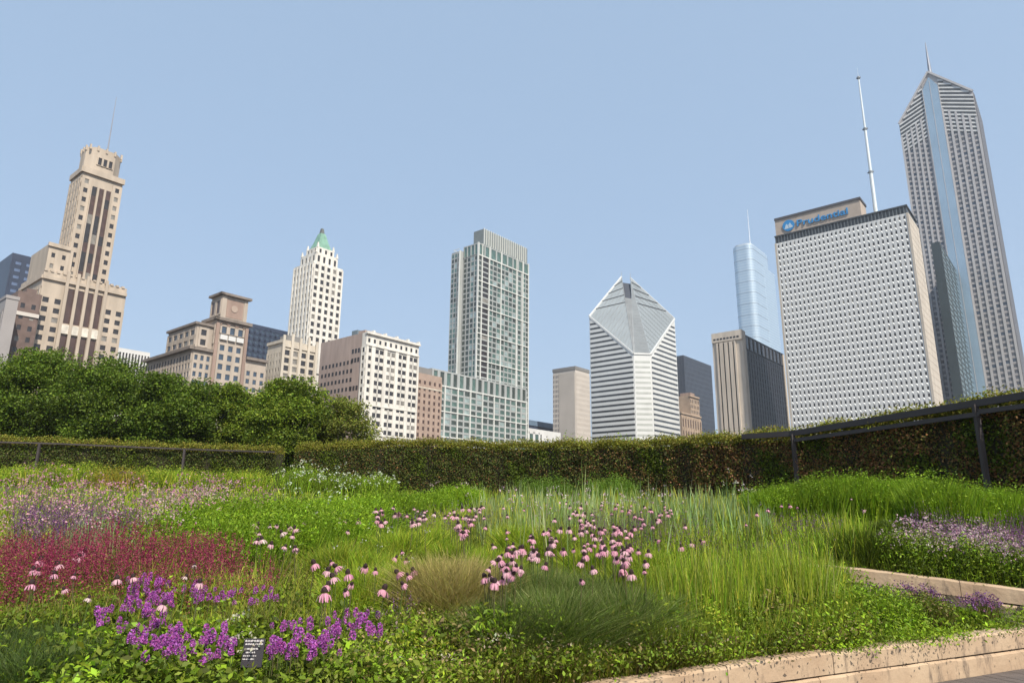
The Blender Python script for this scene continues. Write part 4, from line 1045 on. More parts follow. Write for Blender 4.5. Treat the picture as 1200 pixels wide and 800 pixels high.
BEECHG = [(0.091, 0.133, 0.0221), (0.1105, 0.154, 0.0247), (0.078, 0.091, 0.0208), (0.1105, 0.098, 0.026)]
TOPG = [(.22, .22, .025), (.26, .25, .03), (.16, .19, .02), (.22, .18, .035)]
ptsR = pathpts([(1330, 16.2), (1157, 19.5), (935, 25.5), (760, 31.5), (600, 36.5), (470, 39.5), (345, 41)])
ztop = [at(1330, 447, ptsR[0].y).z, at(1157, 473, ptsR[1].y).z, at(935, 508, ptsR[2].y).z, at(760, 519, ptsR[3].y).z, at(600, 522, ptsR[4].y).z, at(470, 518, ptsR[5].y).z, at(345, 524, ptsR[6].y).z]
ztop[0] = ztop[1]+.05
hedge('tall clipped beech hedge with russet face, curving from the right to the centre', ptsR, ztop, 1.1, BEECH, TOPG, 800, .085)
ptsL = pathpts([(322, 42.5), (200, 44), (60, 43), (-90, 41)])
zl_ = [at(322, 527, ptsL[0].y).z, at(200, 523, ptsL[1].y).z, at(60, 517, ptsL[2].y).z, at(-90, 513, ptsL[3].y).z]
hedge('dark green clipped hedge on the left below the row of round trees', ptsL, zl_, 1.1, BEECHG, TOPG, 480, .11)
def frame(label, pts, tops, post_t, rail_w, drop, second):
    root = empty('steel_trellis', (pts[0].x, pts[0].y, 0), label, 'frame'); off = Vector(root.location)
    sp_ = np.cumsum([0]+[(b_-a).length for a, b_ in zip(pts[:-1], pts[1:])]); L = sp_[-1]
    def P(t, dz, out=-.14):
        x = np.interp(t*L, sp_, [p.x for p in pts]); y = np.interp(t*L, sp_, [p.y for p in pts]); z = np.interp(t*L, sp_, tops)
        x2 = np.interp(min(L, t*L+.5), sp_, [p.x for p in pts])-np.interp(max(0, t*L-.5), sp_, [p.x for p in pts]); y2 = np.interp(min(L, t*L+.5), sp_, [p.y for p in pts])-np.interp(max(0, t*L-.5), sp_, [p.y for p in pts])
        d = Vector((x2, y2)).normalized(); n_ = Vector((-d.y, d.x)); n_ = n_ if n_.y > 0 else -n_
        return Vector((x+n_.x*out, y+n_.y*out, z+dz))-off
    for dz, rw in [(-.02-drop, rail_w)]+([(-drop-.30, .10)] if second else []):
        mb = MB(); N_ = 18
        for k in range(N_): mb.beam(P(k/N_, dz), P((k+1)/N_, dz), .09, rw)
        mb.build('rail', m_steel, root)
    for t in post_t:
        a = P(t, -drop-.05, -.155); b_ = Vector((a.x, a.y, float(H(a.x+off.x, a.y+off.y))-.2))
        MB().beam(b_, a, .13, .13).build('post', m_steel, root)
def frac(pts, i): 
    l = [0]+list(np.cumsum([(b_-a).length for a, b_ in zip(pts[:-1], pts[1:])])); return l[i]/l[-1]
ptsF = ptsR[:3]+[ptsR[2].lerp(ptsR[3], .3)]
frame('dark steel rail and posts holding the russet hedge', ptsF, ztop[:3]+[ztop[2]*.7+ztop[3]*.3], [.0, frac(ptsF, 1), frac(ptsF, 2)], .20, -.02, False)
frame('thin dark steel rail and posts on the dark green left hedge', ptsL, zl_, [.3, .72], .09, .12, False)
# double rail on the near bays of the russet hedge
rootd = empty('steel_rail', (ptsR[1].x, ptsR[1].y, 0), 'heavy dark lower rail bolted under the top rail at the right hedge', 'rail')
mb = MB(); a0 = ptsR[0]; 
for (p, q, za_, zb_) in ((ptsR[0], ptsR[1], ztop[0], ztop[1]), (ptsR[1], ptsR[2], ztop[1], ztop[2])):
    o_ = Vector((.09, .13)) * -1.35
    mb.beam(Vector((p.x+o_.x, p.y+o_.y, za_-.32))-Vector(rootd.location), Vector((q.x+o_.x, q.y+o_.y, zb_-.26))-Vector(rootd.location), .08, .13)
mb.build('rail_bar', m_steel, rootd)

# ------------------------------------------------------------------ trees behind the left hedge
m_bark = mat('bark', (0.10, 0.075, 0.055), 0.95, .3, 3, bump=.4)
def tree(label, px, py_top, Y, wid_px, cols, ncl=110, nl=450, lsz=.20, seed=0, name='tree'):
    base = at(px, 530, Y); gz = float(H(base.x, base.y)); top = at(px, py_top, Y).z
    root = empty(name, (base.x, base.y, gz), label, 'tree', 'round trees behind the left hedge')
    ht = top-gz; rad = wid_px*Y/800*.5
    rr = random.Random(seed)
    mb = MB(); th = ht*.30
    mb.tube([(0, 0, -.3), (.05, 0, th*.5), (0, .05, th), (.1, 0, ht*.75)], [.26, .2, .16, .04], 8)
    for k in range(7):
        a = k*2.4+rr.random(); z0 = th*(.75+.1*k); r_ = rad*(.55+.3*rr.random())
        mb.tube([(0, 0, z0), (math.cos(a)*r_*.5, math.sin(a)*r_*.5, z0+ht*.12), (math.cos(a)*r_, math.sin(a)*r_, z0+ht*.28)], [.10, .06, .02], 6)
    mb.build('trunk', m_bark, root, True)
    lf = Leafage(); g_ = np.random.default_rng(seed)
    zc_ = ht*.56; rz = ht*.46
    for k in range(ncl):
        v = g_.normal(size=3); v /= np.linalg.norm(v); q = g_.uniform(.55, 1.0)
        c = np.array([v[0]*rad*q*.9, v[1]*rad*q*.9, zc_+v[2]*rz*q*.9])
        cr = g_.uniform(.09, .18)*ht*.9
        p = g_.normal(size=(nl, 3)); p /= np.linalg.norm(p, axis=1)[:, None]; p *= (g_.random(nl)**.45)[:, None]*cr*np.array([1, 1, .7])
        tone = g_.uniform(.7, 1.3)
        lf.leaves(c+p, g_.uniform(.7, 1.35, nl)*lsz, np.clip(pal(cols, nl, .2)*tone, .003, .5), up=.5, asp=.6)
    link('crown', lf.mesh('crown'), root)
TREE = [(0.095, 0.1509, 0.013), (0.1118, 0.1741, 0.0151), (0.0727, 0.1161, 0.0119), (0.1453, 0.209, 0.0184)]
TREE2 = [(0.1294, 0.1872, 0.0151), (0.1575, 0.2165, 0.0173), (0.0957, 0.1521, 0.013), (0.1913, 0.2457, 0.0216)]
TREEY = [(0.1785, 0.22, 0.027), (0.1955, 0.22, 0.0315), (0.1445, 0.19, 0.0225), (0.2125, 0.21, 0.0405)]
tree('dark broad round tree at the left edge behind the hedge', 28, 402, 57, 120, TREE, seed=1, ncl=120)
tree('dark dense tree in front of the stepped stone tower', 116, 417, 55, 112, TREE, seed=2, ncl=120)
tree('mid green tree in front of the tower-topped building cornice', 196, 430, 54, 100, TREE, seed=3)
tree('lower green tree in the dip between two rounder trees', 262, 446, 58, 84, TREE2, seed=4)
tree('bright green rounded tree in front of the brown brick flank', 338, 442, 54, 98, TREE2, seed=5, ncl=110)
tree('thin yellowish small-leaved tree at the right end of the tree row', 399, 462, 56, 78, TREEY, ncl=90, nl=260, lsz=.18, seed=6)
tree('lower dark tree filling the gap at the left edge', -40, 412, 60, 110, TREE, seed=8)
tree('small dark tree tucked low between the left trees', 72, 440, 60, 90, TREE, seed=9, ncl=80)
tree('small mid green tree tucked low behind the dense left trees', 156, 450, 60, 90, TREE, seed=10, ncl=80)
tree('short green tree just behind the left hedge in the middle of the row', 300, 460, 60, 90, TREE2, seed=11, ncl=80)
def bush_far(label, px, py, Y, wpx, cols, seed):
    base = at(px, 530, Y); top = at(px, py, Y).z; gz = float(H(base.x, base.y)); ht = top-gz
    root = empty('shrub', (base.x, base.y, gz), label, 'shrub', 'shrubs rising behind the hedge'); g_ = np.random.default_rng(seed)
    lf = Leafage()
    for k in range(26):
        c = np.array([g_.normal(0, .3)*wpx*Y/800, g_.normal(0, .5), ht*(1-.45*abs(g_.normal()))-.35])
        lf.leaves(c+g_.normal(size=(60, 3))*.3, g_.uniform(.1, .2, 60), pal(cols, 60))
    link('foliage', lf.mesh('foliage'), root)
    MB().tube([(0, 0, -.2), (0, 0, ht*.8)], [.06, .02], 6).build('stem', m_bark, root)
bush_far('leafy green shrub tip rising over the hedge left of the diamond roofed tower', 674, 513, 40, 24, BRIGHT, 21)
bush_far('leafy green shrub tip rising over the hedge below the diamond roofed tower', 731, 512, 40, 26, BRIGHT, 22)

# ================================================================== PLANTING
def inpoly(px, py, poly):
    inside = np.zeros(px.shape, bool); n = len(poly); j = n-1
    for i in range(n):
        xi, yi = poly[i]; xj, yj = poly[j]
        c = ((yi > py) != (yj > py)) & (px < (xj-xi)*(py-yi)/(yj-yi+1e-12)+xi); inside ^= c; j = i
    return inside
def sample(poly, n):
    xs_ = [p[0] for p in poly]; yy_ = [p[1] for p in poly]; X = []; Y = []
    tot = 0
    while tot < n:
        a = rng.uniform(min(xs_), max(xs_), 2*n+50); b_ = rng.uniform(min(yy_), max(yy_), 2*n+50); k = inpoly(a, b_, poly)
        X.append(a[k]); Y.append(b_[k]); tot += k.sum()
    return np.concatenate(X)[:n], np.concatenate(Y)[:n]
HOLES = [((535, 660), 58, 34), ((655, 690), 85, 36), ((297, 770), 17, 26), ((1130, 690), 0, 0)]
def spots(poly, n, p, holes=True, clumped=False):
    px, py = sample(poly, n); p = np.broadcast_to(p, (n,))*rng.uniform(.8, 1.12, n)
    x, y, ok = place(px, py, p)
    p = p*(.5+.62*vnoise(x, y, .5)+.34*vnoise(x, y, 1.2, 3))
    if clumped: ok &= rng.random(n) < np.clip((vnoise(x, y, .38, 4)-.22)*2.6, .06, 1)
    d = wall_line(x); ok &= (y > d+.14) & (y < 45)
    ok &= ~((np.abs(right_of_w2(x, y)-.05) < .2) & (x < 7.3))
    tpy = projn(x, y, H(x, y)+p)[1]; ok &= ~((px > 1012) & (right_of_w2(x, y) < .1) & (tpy < np.interp(px, [1015, 1200], [690, 706])))
    if holes:
        for (hx, hy), ra, rb in HOLES:
            if ra: ok &= ((px-hx)/ra)**2+((py-hy)/rb)**2 > 1
    x, y, p = x[ok], y[ok], p[ok]
    return np.stack([x, y, H(x, y)], 1), p, y
def stuff(name, specs, label, cat):
    lf = Leafage()
    for kind, poly, n, p, cols, kw in specs:
        B_, h, y = spots(poly, n, p, clumped=kind in ('leaf', 'blade') and poly is not BACK)
        n_ = len(B_)
        if not n_: continue
        def patchy(c, bx, by, k):
            if kind in ('dot', 'spike'): return c
            tone = .58+.9*vnoise(bx, by, .4, 2+k)                       # neighbouring plants share their shade of green
            warm = vnoise(bx, by, .9, 5)[:, None]*vnoise(bx, by, 2.5, 7)[:, None]*.8
            c = c*tone[:, None]; ww = warm*(.5 if kind == 'blade' else .22); return c*(1-ww)+np.array([.30, .24, .06])*tone[:, None]*ww
        c = patchy(pal(cols, n_, kw.get('jit', .2)), B_[:, 0], B_[:, 1], len(poly) % 3)
        mn = kw.get('px', 1.3)*y/800                       # thinner blades are bunched far away
        if kind == 'blade':
            lf.blades(B_-np.array([0, 0, .03]), h, np.maximum(kw.get('w', .006), mn)*rng.uniform(.7, 1.4, n_), kw.get('lean', .3)*rng.uniform(.2, 1.6, n_), c, tipcol=kw.get('tip'))
        elif kind == 'leaf':
            k = kw.get('per', 6)
            Pq = np.repeat(B_, k, 0); hq = np.repeat(h, k); f = 1-np.abs(rng.normal(0, .3, len(hq))); f = np.clip(f, .05, 1.05)
            s_ = np.maximum(kw.get('size', .07), 1.9*np.repeat(y, k)/800)*rng.uniform(.6, 1.4, len(hq))
            spread = kw.get('spread', .14)
            Pq = Pq + np.stack([rng.normal(0, spread, len(hq)), rng.normal(0, spread, len(hq)), hq*f], 1)
            lf.leaves(Pq, s_, patchy(pal(cols, len(hq), kw.get('jit', .22)), Pq[:, 0], Pq[:, 1], 0), up=.45, asp=kw.get('asp', .45))
        elif kind == 'spike':
            k = kw.get('per', 14)
            hq = np.repeat(h, k); f = rng.uniform(kw.get('from', .45), 1.0, len(hq)); az = rng.uniform(0, 6.283, len(hq))
            r_ = kw.get('r', .03)*(1.05-f)*2*rng.random(len(hq))
            lx = np.repeat(rng.normal(0, .06, n_), k)*f; ly = np.repeat(rng.normal(0, .06, n_), k)*f
            Pq = np.repeat(B_, k, 0)+np.stack([np.cos(az)*r_+lx, np.sin(az)*r_+ly, hq*f], 1)
            lf.leaves(Pq, np.maximum(kw.get('size', .035), 1.4*np.repeat(y, k)/800)*rng.uniform(.6, 1.3, len(hq)), pal(cols, len(hq), .25), up=.1, asp=.5)
        elif kind == 'dot':
            k = 5
            Pq = np.repeat(B_, k, 0)+np.stack([rng.normal(0, .03, n_*k), rng.normal(0, .03, n_*k), np.repeat(h, k)*rng.uniform(.93, 1.02, n_*k)], 1)
            lf.leaves(Pq, np.maximum(.024, 2.5*np.repeat(y, k)/800)*rng.uniform(.6, 1.3, n_*k), pal(cols, n_*k, .15), up=.3, asp=.6)
    if not lf.V: return
    o = link(name, lf.mesh(name)); tag(o, label, cat, kind='stuff')
    return o
ALL = [(-40, 553), (300, 556), (600, 562), (860, 572), (1240, 570), (1240, 800), (-40, 800)]
BACK = [(-30, 556), (330, 556), (600, 560), (900, 570), (1230, 575), (1230, 615), (-30, 612)]
MIDL = [(-30, 600), (420, 600), (420, 700), (-30, 700)]
MIDC = [(380, 590), (820, 590), (820, 700), (380, 700)]
MIDR = [(760, 590), (1005, 590), (1005, 720), (760, 720)]
FRONTC = [(400, 680), (1010, 690), (1010, 770), (860, 790), (700, 815), (400, 815)]
RBED = [(1010, 590), (1230, 590), (1230, 682), (1020, 660)]
WEDGE = [(985, 700), (1040, 706), (1130, 712), (1225, 712), (1225, 745), (1000, 770), (960, 775)]
FRONTL = [(-40, 690), (420, 690), (420, 820), (-40, 820)]
stuff('grass', [
    ('blade', BACK, 24000, .38, BRIGHT+BRIGHT+YELG+GREEN, dict(lean=.35, px=1.0)),
    ('blade', MIDL, 16000, .45, GREEN+YELG+OLIVE, dict(lean=.4, px=.9)),
    ('blade', MIDC, 46000, .40, YELG+GREEN+BRIGHT, dict(lean=.45, px=.8, w=.004)),
    ('blade', MIDR, 14000, .50, YELG+BRIGHT+GREEN, dict(lean=.25, px=.9, w=.005)),
    ('blade', FRONTC, 30000, .34, GREEN+OLIVE+BRIGHT, dict(lean=.6, w=.0045, px=.8)),
    ('blade', WEDGE, 4000, .14, GREEN+BRIGHT, dict(lean=.6, px=.8)),
    ('blade', FRONTL, 16000, .32, GREEN+YELG, dict(lean=.6, w=.0045, px=.8)),
    ('blade', RBED, 6000, .36, GREEN+BRIGHT, dict(lean=.3, px=.9)),
], 'mixed green meadow grass between the flower drifts', 'grass')
stuff('undergrowth', [
    ('leaf', ALL, 15000, .26, GREEN+BRIGHT, dict(per=5, size=.04)),
    ('leaf', MIDC, 2600, .36, BRIGHT+GREEN, dict(per=6, size=.035)),
    ('leaf', MIDR, 3600, .42, GREEN+BRIGHT, dict(per=6, size=.035)),
    ('leaf', FRONTC, 5200, .30, GREEN+OLIVE+BRIGHT, dict(per=12, size=.032)),
    ('leaf', FRONTC, 1500, .34, OLIVE+[(.24, .17, .10), (.30, .22, .13)], dict(per=9, size=.018)),
    ('leaf', [(110, 680), (460, 690), (460, 815), (60, 815)], 4200, .30, GREEN+DARKG+BRIGHT, dict(per=9, size=.05, asp=.5)),
    ('leaf', [(130, 765), (450, 765), (450, 830), (110, 830)], 1100, .22, BRIGHT+GREEN, dict(per=7, size=.07, asp=.5)),
    ('leaf', [(-30, 640), (130, 650), (130, 720), (-30, 720)], 1800, .34, GREEN+BRIGHT, dict(per=10, size=.035)),
    ('leaf', WEDGE, 2600, .13, GREEN+BRIGHT, dict(per=9, size=.03)),
    ('leaf', RBED, 1800, .34, GREEN+DARKG, dict(per=9, size=.045)),
], 'low leafy ground cover filling the beds', 'ground cover')
stuff('silver_grass', [
    ('blade', [(555, 562), (900, 572), (905, 594), (560, 590)], 7000, .68, BLUEG+BLUEG+YELG, dict(lean=.16, px=.9)),
    ('blade', [(600, 550), (870, 556), (880, 572), (600, 570)], 420, 1.15, BLUEG+[(.3, .3, .18)], dict(lean=.1, px=1.0)),
    ('blade', [(100, 590), (190, 595), (180, 625), (60, 622)], 1500, .6, BLUEG, dict(lean=.14, px=.9)),
    ('blade', [(555, 585), (900, 590), (900, 606), (560, 604)], 1200, .62, BLUEG, dict(lean=.16, px=.8)),
], 'tall silvery blue-green grass standing in front of the russet hedge', 'grass')
stuff('wine_plume_grass', [
    ('spike', [(-30, 640), (60, 622), (100, 618), (130, 608), (180, 616), (240, 620), (275, 634), (290, 648), (240, 652), (100, 652), (-30, 656)], 2100, .62, WINE, {'per': 34, 'r': .026, 'size': .016, 'from': .35}),
    ('spike', [(240, 640), (330, 648), (330, 675), (270, 675)], 110, .5, WINE+[(.30, .13, .10)], dict(per=22, r=.022, size=.016)),
    ('blade', [(-30, 655), (290, 655), (290, 705), (-30, 705)], 3500, .42, YELG+GREEN+[(.26, .10, .07)], dict(lean=.2, px=.9, w=.004)),
], 'drift of upright wine-red plumes at the left', 'flowers')
stuff('purple_sage', [
    ('spike', [(20, 582), (110, 580), (180, 596), (190, 612), (60, 612), (15, 604)], 1500, .6, SAGE, {'per': 16, 'size': .02, 'from': .3}),
    ('spike', [(140, 592), (240, 594), (230, 612), (140, 612)], 220, .5, SAGE+[(.2, .16, .26)], dict(per=10, size=.022)),
    ('spike', [(440, 592), (600, 590), (600, 602), (450, 608)], 300, .5, SAGE+[(.2, .17, .26)], dict(per=10, size=.022)),
    ('spike', [(690, 592), (830, 598), (840, 626), (700, 622)], 520, .55, SAGE+[(.16, .06, .12)], dict(per=12, size=.02)),
    ('spike', [(900, 594), (990, 602), (980, 616), (900, 610)], 220, .5, SAGE+[(.16, .1, .13)], dict(per=10, size=.022)),
    ('spike', [(1060, 602), (1100, 596), (1215, 594), (1215, 640), (1090, 636)], 1300, .7, SAGE+[(.26, .08, .24), (.20, .12, .14)], dict(per=14, size=.018)),
    ('spike', [(455, 660), (495, 662), (490, 700), (455, 700)], 60, .45, SAGE+[(.30, .18, .25)], dict(per=20, size=.015)),
    ('spike', [(830, 670), (880, 672), (885, 700), (835, 705)], 50, .4, SAGE, dict(per=20, size=.014)),
], 'dusky purple sage drifts dotted through the meadow', 'flowers')
stuff('tiny_blossoms', [
    ('dot', [(1048, 612), (1120, 600), (1215, 632), (1215, 655), (1110, 652), (1050, 640)], 620, .55, [(.50, .34, .36), (.55, .42, .42), (.44, .24, .32)], {}),
    ('dot', [(340, 548), (430, 551), (470, 562), (400, 566), (330, 562)], 120, 1.0, [(.6, .62, .5), (.5, .55, .35)], {}),
    ('dot', [(255, 610), (430, 600), (600, 640), (560, 680), (380, 660)], 70, .5, [(.6, .6, .5), (.5, .45, .3)], {}),
    ('dot', [(400, 690), (860, 690), (860, 760), (430, 790)], 160, .34, [(.45, .35, .25), (.5, .45, .3), (.3, .2, .16)], {}),
    ('dot', [(270, 715), (300, 715), (304, 748), (272, 745)], 16, .45, [(.5, .47, .34)], {}),
    ('dot', [(840, 555), (900, 560), (890, 575), (830, 570)], 40, 1.0, [(.5, .42, .38)], {}),
], 'specks of tiny pale blossom among the leaves', 'flowers')

# ---- individual clumps
def clump(px, py, p, r, kind, cols, label, group, name, n, tip=None, flowers=None, lean=.5, size=.07, w=.005, Y=None):
    if Y:
        d = ray(px, py); x, y = d[0]/d[1]*Y, Y; p = max(.4, EYE + d[2]/d[1]*Y - float(H(x, y)))
    else:
        x, y, ok = place(np.array([px]), np.array([py]), p); x, y = float(x[0]), float(y[0])
    y = max(y, wall_line(x)+.36+r*.6)
    root = empty(name, (x, y, float(H(x, y))), label, 'plant', group)
    lf = Leafage(); rr_ = np.sqrt(rng.random(n))*r*.8; a = rng.uniform(0, 6.283, n)
    bx, by = np.cos(a)*rr_, np.sin(a)*rr_
    gz = H(x+bx, y+by)-float(H(x, y)) - .03
    dome = np.sqrt(np.clip(1-(rr_/r)**2*.75, .05, 1))
    own = rnd.uniform(.72, 1.12); r *= rnd.uniform(.85, 1.15); p *= rnd.uniform(.88, 1.14) if p > .3 else 1       # every clump has its own vigour; its tone imitates shadow between mounds
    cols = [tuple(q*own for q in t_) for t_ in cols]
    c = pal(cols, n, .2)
    if kind == 'blade':
        h = p*dome*(rng.uniform(.75, 1.12, n) if name != 'tall_grass_clump' else rng.uniform(.45, 1.12, n))
        V, Q, T, C = blade_arrays(np.stack([bx*.75, by*.75, gz], 1), h, np.maximum(w, .8*y/800)*rng.uniform(.7, 1.4, n), lean*rng.uniform(.2, 1.5, n), c, tipcol=tip)
        lf.add(V, Q, C, T)
    else:
        f = rng.random(n)**.45
        z = p*dome*f
        sz = np.maximum(size, 1.7*y/800)*rng.uniform(.6, 1.4, n)
        lumps = 1+.12*np.sin(a*3+px)+.08*np.sin(a*7+py)
        lf.leaves(np.stack([bx*lumps*1.1, by*lumps*1.1, gz+.03+z*lumps], 1)+rng.normal(0, .025, (n, 3)), sz, c, up=.5, asp=.42)
        nb = n//8 if kind == 'leaf' else n
        if kind == 'mix': rb_ = pal(cols, nb)
        lf.blades(np.stack([bx, by, gz], 1)[:nb], (p*dome*rng.uniform(.8, 1.1, n))[:nb], np.maximum(.006, 1.0*np.full(nb, y)/800), np.full(nb, .25), pal(cols, nb))
    link('leaves', lf.mesh('leaves'), root)
    if flowers:
        cf, nf, sf = flowers; ff = Leafage(); rr2 = np.sqrt(rng.random(nf))*r*.85; a2 = rng.uniform(0, 6.283, nf)
        zz = p*np.sqrt(np.clip(1-(rr2/r)**2*.75, .05, 1))*rng.uniform(.85, 1.18, nf)
        k = 6
        Pq = np.repeat(np.stack([np.cos(a2)*rr2, np.sin(a2)*rr2, zz], 1), k, 0)+rng.normal(0, sf*.6, (nf*k, 3))
        ff.leaves(Pq, np.maximum(sf, 1.6*y/800)*rng.uniform(.6, 1.3, nf*k), pal(cf, nf*k, .12), up=.2, asp=.6)
        link('blossom', ff.mesh('blossom', PETAL), root)
    return root
G1 = 'leafy clumps of the bright green drift'
for px, py in ((205, 598), (238, 594), (272, 588), (310, 584), (348, 582), (386, 580), (424, 578), (462, 576), (500, 572), (540, 570), (222, 610), (262, 606), (304, 602), (346, 600), (388, 597), (428, 592)):
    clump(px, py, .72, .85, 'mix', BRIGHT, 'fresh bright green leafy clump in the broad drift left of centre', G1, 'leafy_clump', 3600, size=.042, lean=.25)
G2 = 'leafy shrubs before the russet hedge'
for px, py in ((905, 572), (935, 566), (965, 562), (998, 560), (1030, 562), (1062, 563), (1095, 566), (1128, 572), (1165, 576), (1200, 576)):
    clump(px, py-2, 1.05, .95, 'mix', BRIGHT, 'bright leafy shrub in the row below the steel-railed hedge at right', G2, 'leafy_shrub', 4200, size=.05, lean=.25, Y=18.5 if px < 1080 else 15.5)
G3 = 'far green mounds by the left hedge'
for px, py in ((15, 552), (60, 550), (98, 547), (182, 550), (215, 549), (262, 553), (292, 551)):
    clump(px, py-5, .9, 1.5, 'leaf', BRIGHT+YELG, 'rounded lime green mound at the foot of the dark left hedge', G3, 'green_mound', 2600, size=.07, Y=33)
clump(140, 549, 1.0, 1.3, 'leaf', [(.38, .30, .03), (.30, .28, .03), (.2, .24, .03)], 'yellow flowering mound in front of the dark left hedge', None, 'yellow_mound', 2600, size=.07, Y=30)
for px, py in ((355, 549), (395, 553), (438, 557)):
    clump(px, py, 1.15, 1.3, 'leaf', GREEN+BRIGHT, 'white flecked tall bush where the two hedges meet', 'white flecked bushes', 'flecked_bush', 3200, size=.06, flowers=([(.62, .64, .5)], 40, .035), Y=30)
for px, py in ((640, 561), (716, 560)):
    clump(px, py, .95, 1.3, 'leaf', [(.15, .24, .02), (.12, .22, .02)], 'lime dome of foliage rising from the silvery grass', 'lime domes in the silvery grass', 'lime_mound', 3000, size=.06, Y=26)
G4 = 'fine yellow-green grass clumps'
for px, py in ((402, 626), (435, 630), (468, 616), (505, 612), (535, 622), (425, 652), (480, 650), (575, 630), (640, 618), (690, 632), (735, 650), (760, 632), (610, 612), (785, 655)):
    clump(px, py, .62, .5, 'blade', YELG+BRIGHT, 'fine yellow-green grass clump among the coneflowers in the centre', G4, 'grass_clump', 2200, lean=.55, w=.004)
clump(530, 640, .74, .66, 'blade', GOLD+YELG, 'golden tipped rounded grass mound left of the central coneflowers', None, 'golden_grass_mound', 8000, tip=C3(.42, .33, .14), lean=.7, w=.004)
clump(568, 655, .6, .45, 'blade', GOLD+YELG+GREEN, 'smaller golden green grass mound touching the coneflower drift', None, 'golden_grass_mound', 5000, tip=C3(.36, .30, .10), lean=.7, w=.004)
for px, py, r_ in ((628, 656, .6), (684, 664, .55), (598, 684, .42), (735, 680, .45), (655, 690, .45), (700, 700, .4)):
    clump(px, py, .64, r_, 'blade', [(.10, .16, .025), (.13, .18, .03), (.16, .21, .045), (.22, .24, .08)], 'deep green arching grass tussock below the central coneflowers', 'deep green tussocks', 'grass_tussock', 5200, lean=.75, w=.0042)
for px, py, r_ in ((20, 705, .55), (70, 715, .5), (110, 735, .4), (-15, 730, .5), (40, 750, .45)):
    clump(px, py, .45, r_, 'blade', [(.06, .10, .02), (.08, .13, .025), (.11, .15, .035)], 'soft dark green hair-fine grass tussock in the bottom left corner', 'soft corner tussocks', 'grass_tussock', 4200, lean=.9, w=.0035)
G5 = 'tall yellow-green flowering grasses'
for px, py in ((790, 640), (820, 630), (850, 625), (880, 618), (910, 622), (940, 630), (965, 640), (830, 660), (870, 655), (905, 655), (940, 665), (975, 668), (1000, 655)):
    clump(px, py, .95, .5, 'blade', YELG+BRIGHT+[(.34, .36, .09)], 'tall upright yellow-green grass clump right of centre', G5, 'tall_grass_clump', 330, lean=.16, w=.004)
G6 = 'low bushes along the lower right bed'
for px, py, r_, p_ in ((1030, 694, .42, .48), (1062, 698, .42, .44), (1106, 712, .34, .34), (1000, 722, .36, .36), (965, 722, .34, .42), (1140, 722, .25, .2), (925, 730, .34, .44), (880, 728, .36, .46), (835, 734, .36, .44), (785, 738, .36, .42), (735, 745, .34, .42), (690, 752, .3, .36), (640, 748, .34, .4), (585, 745, .34, .42), (530, 752, .32, .38), (480, 748, .3, .38), (560, 775, .28, .3), (640, 782, .28, .3), (470, 780, .28, .3)):
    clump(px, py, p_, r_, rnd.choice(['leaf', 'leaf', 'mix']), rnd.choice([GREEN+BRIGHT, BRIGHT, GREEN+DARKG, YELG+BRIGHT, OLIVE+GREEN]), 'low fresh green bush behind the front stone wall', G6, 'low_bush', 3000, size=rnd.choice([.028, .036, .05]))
clump(1170, 722, .15, .2, 'blade', [(.35, .42, .42), (.28, .36, .34)], 'small blue-white spiky plant at the right end of the lower bed', None, 'blue_spiky_plant', 200, lean=.8, w=.012)
for px, py in ((1022, 688), (1060, 688), (1068, 690), (1082, 692), (1090, 694), (1098, 697), (1146, 700), (1158, 700), (1168, 702), (1180, 704)):
    x, y, ok = place(np.array([px]), np.array([py]), .33)
    clump(px, py, .34, .15, 'blade', GREEN+OLIVE, 'clump of thin purple sage spikes in front of the pale right wall', 'purple sage along the right wall', 'sage_plant', 160, flowers=([(.16, .07, .18), (.24, .12, .26), (.2, .07, .12)], 40, .022), lean=.25)
for px, py in ((1058, 632), (1090, 630), (1125, 632), (1160, 640), (1195, 645)):
    clump(px, py+4, .50, .5, 'leaf', GREEN+DARKG+BRIGHT, 'bushy plant with loose pale pink blossom above the pale right wall', 'pale pink blossom bushes above the right wall', 'blossom_bush', 3500, size=.04, flowers=([(.52, .37, .38), (.48, .28, .35), (.58, .48, .46)], 60, .024))
for px, py in ((1040, 606), (1003, 632), (1030, 645)):
    clump(px, py, .6, .5, 'blade', GREEN+DARKG, 'dark green feathery clump beside the tall yellow-green grass at right', 'feathery dark clumps at right', 'feathery_clump', 2200, lean=.4)

